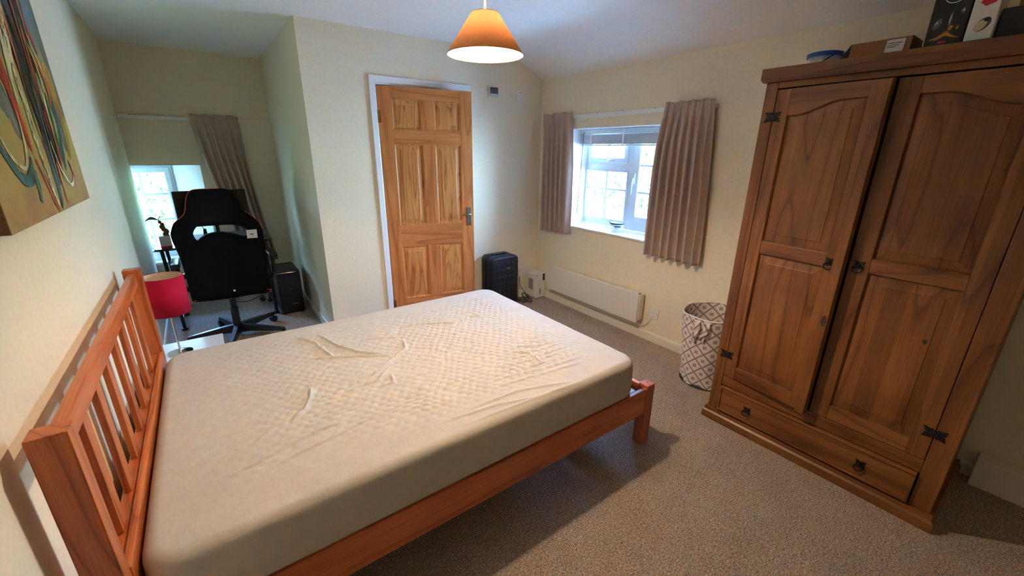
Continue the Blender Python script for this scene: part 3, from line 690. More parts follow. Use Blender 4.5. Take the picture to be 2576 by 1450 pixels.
# ------------------------------------------------------------ pendant lamp
pd = thing('pendant_lamp', 'lit amber cone pendant lamp hanging from the ceiling', 'lamp', (LX, LY, H))
MB().lathe((LX, LY, 0), [(0, H), (.045, H), (.045, H-.012), (.02, H-.03), (0, H-.03)], 32).build('ceiling_rose', 'plastic', pd, smooth='auto')
MB().tube([(LX, LY, H-.03), (LX, LY, 2.005)], .0035, 8).build('cord', 'plastic', pd, smooth=True)
R0, R1, Z0, Z1 = .053, .150, 2.014, 1.872
MB().lathe((LX, LY, 0), [(R0, Z0), (R1, Z1)], 72).build('lamp_shade', 'shade', pd, smooth=True, solid=.0012)
MB().lathe((LX, LY, 0), [(R0-.0015, Z0), (R1-.0015, Z1)], 72).build('shade_lining', 'lining', pd, smooth=True)
tr_ = MB()
for r, z in ((R0, Z0), (R1, Z1)): tr_.tube([(LX+r*math.cos(2*PI*k/72), LY+r*math.sin(2*PI*k/72), z) for k in range(73)], .0013, 6, cap=False)
tr_.build('shade_trim', 'shadetrim', pd, smooth=True)
hd_ = MB().tube([(LX, LY, 2.012), (LX, LY, 1.984)], [.012, .018], 14).build('lamp_holder', 'plastic', pd, smooth='auto')
sp_ = MB()
for k in range(3): a = 2*PI*k/3+.4; sp_.tube([(LX, LY, 2.006), (LX+R0*math.cos(a), LY+R0*math.sin(a), 2.012)], .0015, 6)
sp_.build('spider', 'chrome', pd)
MB().ball((LX, LY, LZ), .026, 20, (1, 1, 1.15)).build('bulb', 'bulb', pd, smooth=True).visible_shadow = True

# ------------------------------------------------------------ curtains
def curtain(name, label, L0, L1, Rt, axis, n, amp, zt, seed, group, base=None):
    """L0/L1: functions t->(horizontal pos of one edge / other edge), t=0 top..1 bottom"""
    rnd = random.Random(seed); ph = [rnd.uniform(-.5, .5) for _ in range(n+2)]; am = [rnd.uniform(.65, 1.25) for _ in range(n+2)]
    def fn(u, v):
        a, b_ = L0(v), L1(v); s = u*n; i = int(min(n-1, s)); f = s-i
        A_ = amp*(.35+.65*min(1, v*2.2))*(am[i]*(1-f)+am[i+1]*f)
        wv = math.sin(2*PI*s+ph[i]*(1-f)*1.2+ph[i+1]*f*1.2 + .5*math.sin(3*v+ph[i]*6))
        wv = math.copysign(abs(wv)**.75, wv)*(1+.25*noise.noise(Vector((u*9, v*2.2, seed+3))))
        if v < .09: wv = wv*.55+.6*(max(0, math.cos(2*PI*s*1.0))**6)*(1-v/.09)*0.9
        h = a+(b_-a)*u + .004*math.cos(4*PI*s)*min(1, v*3)
        d = A_*wv + .003*noise.noise(Vector((u*5, v*6, seed)))
        z = zt(u, v)
        return (base-d-Rt, h, z) if axis == 'x' else (h, base-d-Rt, z)
    b = MB().grid(fn, n*16, 70)
    return tag(b.build(name, 'curtain', smooth=True, solid=.002), label, 'curtain', group)
lerp = lambda p: (lambda t: [a[1]+(b_[1]-a[1])*((t-a[0])/(b_[0]-a[0])) for a, b_ in zip(p, p[1:]) if t <= b_[0]+1e-9][0])
curtain('curtain', 'short taupe curtain at the corner side of the right-wall window', lerp([(0, 3.325), (1, 3.31)]), lerp([(0, 2.925), (.4, 2.905), (1, 2.885)]),   .045, 'x', 6, .027,
        lambda u, v: 1.850-v*(1.118-.02*u)+.005*math.sin(u*20)*(1-v), 3, None, base=W)
curtain('curtain', 'short taupe curtain of the right-wall window, on the wardrobe side', lerp([(0, 1.955), (.25, 1.99), (.6, 1.998), (1, 2.005)]), lerp([(0, 1.592), (.5, 1.555), (1, 1.530)]), .058, 'x', 7, .034,
        lambda u, v: 1.852-v*1.112+.004*math.sin(u*25)*(1-v), 5, None, base=W)
curtain('curtain', 'long taupe curtain swept aside behind the desk in the alcove', lerp([(0, .500), (.27, .545), (.46, .59), (.7, .66), (1, .72)]), lerp([(0, .880), (.27, .890), (.46, .914), (.7, .948), (1, 1.02)]), .045, 'y', 6, .030,
        lambda u, v: 1.808-v*1.45+.004*math.sin(u*25)*(1-v), 9, None, base=D2)
ct = thing('curtain_track', 'white curtain track on the wall above the right-wall window', 'curtain track', (W, 2.46, 1.8))
B(W-.022, W-.0005, 1.60, 3.36, 1.795, 1.828, bev=.003).build('track', 'white', ct)
for y in (2.08, 2.38, 2.66): B(W-.018, W-.012, y, y+.006, 1.828, 1.833).build('screw_cap', 'ink', ct)
ct = thing('curtain_track', 'white curtain track on the alcove wall above the low window', 'curtain track', (.45, D2, 1.76))
B(.0, .90, D2-.022, D2-.0005, 1.752, 1.783, bev=.003).build('track', 'white', ct)
for x in (.08, .27): B(x, x+.006, D2-.018, D2-.012, 1.783, 1.788).build('screw_cap', 'ink', ct)

# ------------------------------------------------------------ panel heater
ht = thing('panel_heater', 'long low white electric panel heater on the wall under the right-wall window', 'heater', (W, 2.53, .28))
B(W-.094, W-.078, 1.985, 3.118, .150, .402, bev=.003).build('front_panel', 'heater', ht)
B(W-.078, W-.030, 2.02, 3.09, .20, .392, bev=.003).build('back_casing', 'heater', ht)
B(W-.080, W-.022, 1.978, 2.25, .172, .398, bev=.004).build('control_box', 'heater', ht)
B(W-.068, W-.05, 1.992, 2.008, .397, .401).build('thermostat_slot', 'ink', ht)
for y in (2.1, 2.95): B(W-.04, W-.001, y, y+.03, .22, .36).build('bracket', 'heater', ht)
# sockets
def plate(name, label, cat, o, ux, n, wdt, hgt, t=.008):
    """o: centre on wall; ux: horizontal unit; n: wall normal"""
    th = thing(name, label, cat, o); o = Vector(o); ux = Vector(ux); n = Vector(n)
    def bx(a0, a1, z0, z1, d0, d1, nm, mat, par, bev=0):
        p = o+ux*a0+n*d0; q = o+ux*a1+n*d1
        return B(p.x, q.x, p.y, q.y, o.z+z0, o.z+z1, bev=bev).build(nm, mat, par)
    pl_ = bx(-wdt/2, wdt/2, -hgt/2, hgt/2, .0, t, 'face_plate', 'plastic', th, .002)
    return th, bx, pl_
th, bx, pl_ = plate('fused_switch', 'white fused spur switch beside the heater, its cable looping below', 'switch', (W, 1.884, .246), (0, -1, 0), (-1, 0, 0), .09, .088)
bx(-.008, .008, -.005, .02, .008, .013, 'rocker', 'plastic', th, .002); bx(-.036, -.030, -.003, .003, .008, .0085, 'screw', 'ink', th); bx(.030, .036, -.003, .003, .008, .0085, 'screw', 'ink', th); bx(-.003, .003, -.03, -.024, .008, .0085, 'indicator', 'ink', th)
tag(MB().tube([(W-.006, 1.905, .206), (W-.008, 1.915, .17), (W-.012, 1.942, .132), (W-.014, 1.978, .112), (W-.016, 2.03, .120), (W-.016, 2.06, .142)], .0035, 8).build('power_cable', 'plastic', smooth=True), 'white cable looping from fused switch to panel heater', 'cable')
th, bx, pl_ = plate('double_socket', 'white double wall socket half hidden behind the suitcase', 'socket', (3.092, D, .272), (1, 0, 0), (0, -1, 0), .146, .086)
for a in (-.036, .036):
    for (q, z) in ((-.011, -.018), (.011, -.018), (0, -.002)): bx(a+q-.003, a+q+.003, z-.003, z+.003, .008, .0085, 'pin_hole', 'ink', th)
    bx(a*.4-.006, a*.4+.006, .012, .030, .008, .012, 'rocker', 'plastic', th, .002)
th, bx, pl_ = plate('wall_socket', 'white socket plate low on the alcove side wall near the corner', 'socket', (A-.001, 3.665, .235), (0, -1, 0), (-1, 0, 0), .088, .086)
bx(-.006, .006, -.01, .012, .008, .012, 'rocker', 'plastic', th, .002)
th, bx, pl_ = plate('fused_switch', 'white square switch plate high on the far wall near the corner', 'switch', (3.055, D, 2.009), (1, 0, 0), (0, -1, 0), .088, .092)
bx(-.010, .010, -.012, .012, .008, .011, 'fuse_holder', 'plastic', th, .002); bx(-.033, -.027, -.003, .003, .008, .0085, 'screw', 'ink', th); bx(.027, .033, -.003, .003, .008, .0085, 'screw', 'ink', th); bx(-.012, .012, .025, .029, .008, .0085, 'marking', 'greyp', th)
th = thing('thermostat', 'small grey and white heating control box on the far wall right of the door', 'thermostat', (2.742, D, 2.015))
B(2.70, 2.79, D-.022, D-.0005, 1.975, 2.055, bev=.004).build('body', 'plastic', th); B(2.706, 2.788, D-.031, D-.022, 2.0, 2.052, bev=.003).build('cover', 'greyp', th)
B(2.704, 2.792, D-.036, D-.022, 1.974, 2.0, bev=.003).build('flap', 'clear', th); B(2.690, 2.694, D-.006, D, 1.96, 2.06).build('wire_cover', 'plastic', th)

# ------------------------------------------------------------ suitcase
sc = thing('suitcase', 'dark navy hard-shell cabin suitcase standing by the door wall', 'suitcase', (2.74, 3.29, 0))
SX0, SX1, SY0, SY1, SZ0, SZ1 = 2.585, 2.898, 3.185, 3.395, .035, .545
def rbox(x0, x1, y0, y1, z0, z1, ry, seg=6, b2=.02):
    bm = bmesh.new(); bmesh.ops.create_cube(bm, size=1)
    for v in bm.verts: v.co = Vector((x0+(x1-x0)*(v.co.x+.5), y0+(y1-y0)*(v.co.y+.5), z0+(z1-z0)*(v.co.z+.5)))
    es = [e for e in bm.edges if abs((e.verts[0].co-e.verts[1].co).y) > .01]
    bmesh.ops.bevel(bm, geom=es, offset=ry, segments=seg, affect='EDGES', profile=.5)
    es = [e for e in bm.edges if abs((e.verts[0].co-e.verts[1].co).y) < 1e-5]
    bmesh.ops.bevel(bm, geom=es, offset=b2, segments=4, affect='EDGES', profile=.5)
    return MB().frombm(bm)
rbox(SX0, SX1, SY0, 3.285, SZ0, SZ1, .05).build('front_shell', 'navy', sc, smooth='auto')
rbox(SX0, SX1, 3.293, SY1, SZ0, SZ1, .05).build('back_shell', 'navy', sc, smooth='auto')
rbox(SX0+.004, SX1-.004, 3.282, 3.296, SZ0+.004, SZ1-.004, .046, b2=.002).build('zip_band', 'black', sc, smooth='auto')
rb = MB()
for i in range(4):
    for j in range(6): rb.box(2.628+i*.060, 2.675+i*.060, SY0-.003, SY0+.004, .095+j*.066, .148+j*.066, bev=.0035)
rb.build('raised_squares', 'navy', sc)
lt = MB(); lx = 2.752
for k, st in enumerate(([(0,1,1,1),(.5,0,.5,1)], [(0,0,0,1),(0,1,1,1),(0,.5,.8,.5),(0,0,1,0)], [(0,0,0,1),(0,0,1,0)], [(0,.3,1,.3)], [(0,0,0,1),(0,1,1,.6),(0,.6,1,.6),(0,0,1,.3)], [(0,0,1,1),(0,1,1,0)])):
    for (a, b_, c2, d2) in st:
        x0_, z0_ = lx+k*.0062, .422
        lt.tube([(x0_+a*.0045, SY0-.0035, z0_+b_*.008), (x0_+c2*.0045, SY0-.0035, z0_+d2*.008)], .0007, 5)
lt.build('lettering', 'label', sc)
MB().box(2.66, 2.82, 3.30, 3.33, SZ1, SZ1+.012, bev=.005).build('top_handle', 'black', sc)
MB().box(SX1, SX1+.014, 3.27, 3.31, .36, .44, bev=.006).build('side_handle', 'black', sc)
for x in (2.625, 2.858):
    for y in (3.22, 3.36): MB().tube([(x-.008, y, .02), (x+.008, y, .02)], .0195, 14).box(x-.010, x+.010, y-.012, y+.012, .03, .042).build('wheel', 'black', sc, smooth='auto')

# dehumidifier
dh = thing('dehumidifier', 'small white dehumidifier standing on the carpet in the room corner', 'dehumidifier', (3.235, 3.31, 0))
bm = bmesh.new()
rbox(3.162, 3.305, 3.245, 3.385, .004, .285, .018, b2=.010).build('casing', 'plastic', dh, smooth='auto')
B(3.270, 3.294, 3.2435, 3.246, .195, .270, bev=.001).build('control_strip', 'gloss', dh)
g_ = MB()
for k in range(3): g_.tube([(3.282, 3.2437, .208+k*.018), (3.282, 3.2425, .208+k*.018)], .003, 8)
g_.build('button', 'greyp', dh)
B(3.2285, 3.2425, 3.2432, 3.246, .042, .115, bev=.002).build('level_window_surround', 'plastic', dh); B(3.231, 3.240, 3.242, 3.2435, .046, .111, bev=.001).build('water_level_window', 'gloss', dh)
g_ = MB()
for k in range(7): g_.box(3.172+k*.0048, 3.1755+k*.0048, 3.2440, 3.246, .256, .2605)
g_.build('maker_lettering', 'greyp', dh)
g_ = MB()
for k in range(7): g_.box(3.1612, 3.163, 3.28+k*.011, 3.286+k*.011, .10, .22)
g_.build('air_grille', 'greyp', dh)
pts = []
for k in range(90):
    a = k*.26; r = .060+.022*math.sin(k*.31); pts.append((3.045+.75*r*math.cos(a)+.02*math.sin(k*.13), 3.27+.9*r*math.sin(a)-.03*math.sin(k*.11), .005+.06*(.5+.5*math.sin(a*.5+1))*(.5+.5*math.sin(a))+.012*abs(math.sin(k*.07))))
pts = [(3.075, 3.400, .235), (3.06, 3.38, .15)] + pts + [(3.10, 3.32, .01), (3.13, 3.30, .006), (3.158, 3.36, .03)]
tag(MB().tube(pts, .0032, 7).build('power_cable', 'black', smooth=True), 'black cable coiled on the carpet between suitcase and dehumidifier', 'cable')

# ------------------------------------------------------------ laundry basket
lbk = thing('laundry_basket', 'round fabric laundry basket with a brown and white diamond print', 'laundry basket', (3.105, 1.275, 0))
BC = (3.105, 1.275); BR = .162; BH = .502; FL = .038
def basket_mesh(r0, inner=False, z0=.0, z1=BH):
    b = MB(); uvs = []; nu, nv = 72, 22
    for i in range(nu+1):
        for j in range(nv+1):
            a = 2*PI*i/nu; t = j/nv; z = z0+(z1-z0)*t
            r = r0+FL*t+.004*math.sin(5*a+t*4)+.003*math.sin(11*a)*(1-t)+(.006*math.exp(-((t-.44)/.012)**2))+.008*math.exp(-t*18)*math.sin(7*a)
            zz = z+(.008*math.sin(2*a+.5)+.004*math.sin(5*a))*t
            b.v.append((BC[0]+r*math.cos(a), BC[1]+r*math.sin(a), zz)); uvs.append((i/nu*11, t*4.9))
    for i in range(nu):
        for j in range(nv): q = i*(nv+1)+j; b.f.append((q, q+nv+1, q+nv+2, q+1))
    return b, uvs
def with_uv(o, uvs):
    me = o.data; ul = me.uv_layers.new(name='uv')
    for l in me.loops: ul.data[l.index].uv = uvs[l.vertex_index]
    return o
b, uv = basket_mesh(BR, z0=.012); body = with_uv(b.build('body', 'basket', lbk, smooth=True), uv)
b, uv = basket_mesh(BR-.005, z0=.014); with_uv(b.build('lining', 'basket', lbk, smooth=True), uv)
rm = MB().tube([(BC[0]+(BR+FL-.002)*math.cos(a), BC[1]+(BR+FL-.002)*math.sin(a), BH+.008*math.sin(2*a+.5)+.004*math.sin(5*a)) for a in [2*PI*k/72 for k in range(73)]], .005, 8, cap=False)
rm.build('rim', 'label', lbk, smooth=True)
MB().lathe((*BC, 0), [(0, .002), (BR+.004, .002), (BR+.006, .008), (BR, .016), (0, .016)], 48).build('base', 'ink', lbk, smooth='auto')
a = math.atan2(-1.2, -2.0)+PI*2-.42+.0
a = PI+.12
pts = []
hb = MB()
def strip(da, z0, z1, wd, out, ph):
    def fn(u, v):
        z = z0+(z1-z0)*v; aa = a+da+wd*(u-.5)*(1-.35*v)+.05*math.sin(v*5+ph); rr = BR+FL*z/BH+.007+out*math.sin(PI*v)+.005*math.sin(v*16+u*6+ph)
        return (BC[0]+rr*math.cos(aa), BC[1]+rr*math.sin(aa), z)
    b = MB().grid(fn, 5, 22); b.v = b.v; return b, [(u/5*.35+ph, v/22*1.1) for u in range(6) for v in range(23)]
for da, z1, ph in ((-.16, .335, .1), (.12, .35, .6)):
    b, uv = strip(da, .497, z1, .2, .016, ph); with_uv(b.build('strap_handle', 'basket', lbk, smooth=True, solid=.003), uv)

# ------------------------------------------------------------ things on the wardrobe
ZT = 1.8885
tb = thing('food_tub', 'small tub with blue rim on the wardrobe, next to the flat brown box', 'tub', (2.93, .90, ZT))
MB().lathe((2.93, .90, ZT), [(0, 0), (.055, 0), (.064, .058), (0, .06)], 32).build('tub_body', 'clear', tb, smooth='auto')
MB().lathe((2.93, .90, ZT), [(.062, .052), (.070, .052), (.072, .068), (.062, .072), (.060, .066), (.062, .052)], 40).build('lid_rim', 'blue', tb, smooth='auto')
MB().tube([(2.93-.068*math.cos(t), .90+.062*math.cos(PI/2+t), ZT+.012+.05*math.sin(t)) for t in [PI*k/14 for k in range(15)]], .002, 6).build('wire_handle', 'ink', tb, smooth=True)
fb_ = thing('cardboard_box', 'flat brown cardboard box with white label on top of the wardrobe', 'box', (2.87, .67, ZT))
MB().prism([(2.80, ZT), (2.96, ZT), (2.96, ZT+.068), (2.815, ZT+.068)], lambda x, z: (x, .57, z), lambda x, z: (x, .765, z)).build('carton', 'card', fb_)
MB().prism([(2.80, ZT), (2.96, ZT), (2.96, ZT+.068), (2.815, ZT+.068)], lambda x, z: (x, .568, z), lambda x, z: (x+.002, .5695, z)).build('end_flap', 'card', fb_)
MB().add([(2.7995, .588, ZT+.006), (2.7995, .645, ZT+.006), (2.8115, .645, ZT+.062), (2.8115, .588, ZT+.062)], [(0, 1, 2, 3)]).build('paper_label', 'label', fb_, solid=.0006)
g_ = MB()
for k, (w_, z_) in enumerate(((.046, .050), (.040, .042), (.03, .036))):
    for q in range(int(w_/.0045)): g_.box(2.7985+.0025*k*.0+(.0115)*(z_/.068), 2.8000+(.0115)*(z_/.068), .640-q*.0045-.0032, .640-q*.0045, ZT+z_-.0026, ZT+z_)
g_.build('label_print', 'ink', fb_)
MB().add([(2.80, .765, ZT), (2.80, .800, ZT+.004), (2.93, .80, ZT+.03), (2.93, .765, ZT+.068), (2.812, .765, ZT+.066)], [(0, 1, 4), (1, 2, 3, 4)]).build('open_flap', 'ink', fb_, solid=.002)
gf = tag(B(2.755, 2.98, .345, .555, ZT, ZT+.011, bev=.002).build('card_folder', 'greenp'), 'thin green card folder lying under the black and the white boxes', 'folder')
ZT2 = ZT+.0115
bb = thing('gift_box', 'tall black printed carton with smoky white and gold picture, on the wardrobe', 'box', (2.83, .47, ZT2))
B(2.77, 2.90, .42, .522, ZT2, ZT2+.27, bev=.002).build('carton', 'gloss', bb)
px_ = 2.7695
def art(parent, name, mat, polys, x=px_):
    b = MB()
    for p in polys: b.prism(p, lambda y, z: (x, y, ZT2+z), lambda y, z: (x-.0006, y, ZT2+z))
    return b.build(name, mat, parent)
art(bb, 'gold_print', 'gold', [[(.515, .020), (.49, .028), (.468, .045), (.452, .03), (.43, .018), (.45, .022), (.47, .03), (.49, .018)], [(.466, .045), (.462, .062), (.452, .058), (.458, .045)], [(.448, .05), (.438, .058), (.440, .045)]])
art(bb, 'smoke_print', 'greyp', [[(.512, .062), (.500, .085), (.490, .09), (.486, .075), (.495, .058), (.505, .05)], [(.466, .048), (.470, .08), (.464, .112), (.461, .08)], [(.445, .10), (.437, .115), (.430, .105), (.436, .092)]])
art(bb, 'bright_print', 'label', [[(.507, .068), (.500, .082), (.497, .074)], [(.4665, .06), (.4675, .09), (.465, .10), (.4645, .07)], [(.442, .102), (.436, .110), (.434, .102)]], x=px_-.0007)
art(bb, 'red_mark', 'redp', [[(.485, .006), (.462, .006), (.464, .013), (.483, .013)]])
MB().tube([(px_-.001, .468+.026*math.cos(a_), ZT2+.155+.022*math.sin(a_)) for a_ in [2*PI*k/36 for k in range(37)]], .0011, 6, cap=False).build('ring_print', 'label', bb, smooth=True)
wb = thing('gift_box', 'tall white printed carton with a cup picture, beside the black carton on the wardrobe', 'box', (2.83, .38, ZT2))
B(2.772, 2.90, .350, .4165, ZT2, ZT2+.26, bev=.002).build('carton', 'label', wb)
def art2(name, mat, polys, x=2.7715):
    b = MB()
    for p in polys: b.prism(p, lambda y, z: (x, y, ZT2+z), lambda y, z: (x-.0006, y, ZT2+z))
    return b.build(name, mat, wb)
el = lambda cy, cz, ry, rz, a0=0, a1=2*PI, n_=20, rot=0: [(cy+ry*math.cos(t)*math.cos(rot)-rz*math.sin(t)*math.sin(rot), cz+ry*math.cos(t)*math.sin(rot)+rz*math.sin(t)*math.cos(rot)) for t in [a0+(a1-a0)*k/n_ for k in range(n_)]]
art2('cup_print', 'greyp', [el(.379, .048, .024, .016, rot=-.9)]); art2('cup_highlight', 'cream', [el(.384, .045, .019, .013, rot=-.9)], 2.7709)
art2('cup_filling', 'ink', [el(.371, .062, .008, .006)], 2.7703)
art2('red_band', 'redp', [[(.400, .118), (.385, .104), (.362, .112), (.358, .124), (.372, .122), (.392, .130)]]); art2('grey_band', 'greyp', [[(.405, .128), (.39, .138), (.36, .130), (.358, .15), (.405, .15)]])
db = tag(B(2.80, 3.05, .12, .345, ZT, ZT+.105, bev=.003).build('storage_box', 'black'), 'low dark box on the wardrobe at the right edge of the photo', 'box')
tag(B(3.06, 3.20, .28, .345, ZT, ZT+.24, bev=.002).build('cardboard_box', 'card'), 'upright plain brown carton on the wardrobe behind the white carton', 'box')

# tubs on sills
def trap(c, label, lid, r=.062, h=.085, fac=(-1, 0), lab=True):
    t = thing('moisture_trap', label, 'tub', c)
    sxs = 1.0
    MB().lathe(c, [(0, 0), (r*.86, 0), (r*.95, h*.3), (r*.97, h*.9), (r*.9, h*.9), (0, h*.88)], 36).build('tub_body', 'clear', t, smooth='auto')
    MB().lathe(c, [(0, h*.88), (r*1.02, h*.88), (r*1.05, h*.93), (r*.98, h), (r*.85, h*.97), (0, h*.97)], 36).build('lid', lid, t, smooth='auto')
    if lab:
        a0 = math.atan2(-c[1], .48-c[0])
        MB().grid(lambda u, v: (c[0]+r*.985*math.cos(a0+.1+(u-.5)*1.0), c[1]+r*.985*math.sin(a0+.1+(u-.5)*1.0), c[2]+h*(.22+.55*v)), 8, 1).build('product_label', 'label', t, smooth=True, solid=.0006)
        MB().grid(lambda u, v: (c[0]+r*.995*math.cos(a0+.1+(u-.5)*.95), c[1]+r*.995*math.sin(a0+.1+(u-.5)*.95), c[2]+h*(.6+.15*v)), 8, 1).build('label_band', 'teal', t, smooth=True, solid=.0004)
    return t
trap((3.42, 2.43, .833), 'small clear tub with a dark lid and label on the right-wall window sill', 'ink')
trap((.005, 5.27, .458), 'clear tub with a blue lid on the low alcove window sill', 'blue', r=.05, h=.10, lab=False)

# ------------------------------------------------------------ painting
CXF = .125; cy0, cy1, cz0, cz1 = 1.382, 2.272, 1.327, 2.12
pt = thing('canvas_painting', 'colourful abstract canvas painting with dark and red streaks on the left wall', 'painting', (.085, 1.82, 1.7))
def mk_canvas():
    N = NT('painted_canvas_ground'); tc = N.n('ShaderNodeTexCoord'); sp = N.n('ShaderNodeSeparateXYZ'); N.l(tc.outputs['Generated'], sp.inputs[0])
    n = N.n('ShaderNodeTexNoise', i_Scale=5.0, i_Detail=6.0, i_Distortion=1.2); N.l(tc.outputs['Generated'], n.inputs['Vector'])
    ad = N.n('ShaderNodeMath', operation='MULTIPLY_ADD'); N.l(n.outputs['Fac'], ad.inputs[0]); ad.inputs[1].default_value = .5; N.l(sp.outputs['Z'], ad.inputs[2])
    N.l(ramp(N, ad.outputs[0], [(.15, (160, 118, 80)), (.42, (184, 158, 84)), (.68, (178, 172, 92)), (.9, (140, 142, 112)), (1.15, (104, 128, 140))]), N.b.inputs['Base Color'])
    n2 = N.n('ShaderNodeTexNoise', i_Scale=40.0, i_Detail=4.0); N.l(tc.outputs['Generated'], n2.inputs['Vector'])
    bp = N.n('ShaderNodeBump', i_Strength=.5, i_Distance=.002); N.l(n2.outputs['Fac'], bp.inputs['Height']); N.l(bp.outputs[0], N.b.inputs['Normal'])
    N.b.inputs['Roughness'].default_value = .4; return N.m
M['canvas'] = mk_canvas()
M['canvas_edge'] = plain('brown_canvas_edge', (120, 84, 50), .7, var=8)
B(.086, CXF-.001, cy0, cy1, cz0, cz1).build('stretcher', 'canvas_edge', pt)
B(CXF-.001, CXF+.001, cy0, cy1, cz0, cz1).build('canvas', 'canvas', pt)
def paintmat(n_, c):
    N = NT(n_); tc = N.n('ShaderNodeTexCoord'); mp = N.n('ShaderNodeMapping'); mp.inputs['Scale'].default_value = (1, 1, .16); mp.inputs['Rotation'].default_value = (.12, 0, 0)
    N.l(tc.outputs['Object'], mp.inputs[0]); no = N.n('ShaderNodeTexNoise', i_Scale=75.0, i_Detail=4.0); N.l(mp.outputs[0], no.inputs['Vector'])
    n3 = N.n('ShaderNodeTexNoise', i_Scale=14.0, i_Detail=3.0); N.l(tc.outputs['Object'], n3.inputs['Vector'])
    ad = N.n('ShaderNodeMath', operation='MULTIPLY_ADD'); N.l(n3.outputs['Fac'], ad.inputs[0]); ad.inputs[1].default_value = .6; N.l(no.outputs['Fac'], ad.inputs[2])
    dk_ = tuple(q*.6 for q in c); lt_ = tuple(min(255, q*1.15+12) for q in c)
    N.l(ramp(N, ad.outputs[0], [(.55, dk_), (.78, c), (1.0, lt_)]), N.b.inputs['Base Color']); N.b.inputs['Roughness'].default_value = .3
    bp = N.n('ShaderNodeBump', i_Strength=.6, i_Distance=.002); N.l(no.outputs['Fac'], bp.inputs['Height']); N.l(bp.outputs[0], N.b.inputs['Normal'])
    M[n_] = N.m
for n_, c in (('paint_black', (16, 16, 18)), ('paint_red', (176, 30, 18)), ('paint_orange', (205, 92, 30)), ('paint_cream', (225, 210, 165)), ('paint_green', (50, 96, 66)), ('paint_teal', (52, 84, 84)), ('paint_ochre', (176, 132, 50)), ('paint_grey', (108, 112, 106)), ('paint_yellow', (190, 170, 70))): paintmat(n_, c)
layer = [0]
def unproj(px, py):
    d = fw + rt*((px-1288)/FPX) - up*((py-725)/FPX); t = (CXF-CX)/d.x
    return Vector((0, d.y*t, CZ+d.z*t))
def stroke(mat, pts, w0, w1, jit=.3, seed=0):
    """brush stroke following points given as (y, z) on the canvas"""
    layer[0] += 1; x = CXF+.001+.000022*layer[0]; rnd = random.Random(seed+layer[0])
    P = [Vector((0, y, z)) for y, z in pts]; Q = []
    for i in range(len(P)-1):
        p0, p1, p2, p3 = P[max(i-1, 0)], P[i], P[i+1], P[min(i+2, len(P)-1)]
        for k in range(8):
            t = k/8; Q.append(.5*((2*p1)+(p2-p0)*t+(2*p0-5*p1+4*p2-p3)*t*t+(3*p1-p0-3*p2+p3)*t**3))
    Q.append(P[-1]); L_, R_ = [], []; n = len(Q)
    for i, q in enumerate(Q):
        d = (Q[min(i+1, n-1)]-Q[max(i-1, 0)]).normalized(); nn = Vector((0, -d.z, d.y)); t = i/(n-1)
        wd = (w0+(w1-w0)*t)*(1+jit*noise.noise(Vector((t*6, layer[0]*3.7, 0)))*1.6)*min(1, .35+4*min(t, 1-t)+.1)
        a, b_ = q+nn*wd, q-nn*wd
        for v in (a, b_): v.y = min(max(v.y, cy0+.001), cy1-.001); v.z = min(max(v.z, cz0+.001), cz1-.001)
        L_.append((x, a.y, a.z)); R_.append((x, b_.y, b_.z))
    b = MB(); b.add([v for p in zip(L_, R_) for v in p], [(2*i, 2*i+1, 2*i+3, 2*i+2) for i in range(n-1)])
    return b, mat
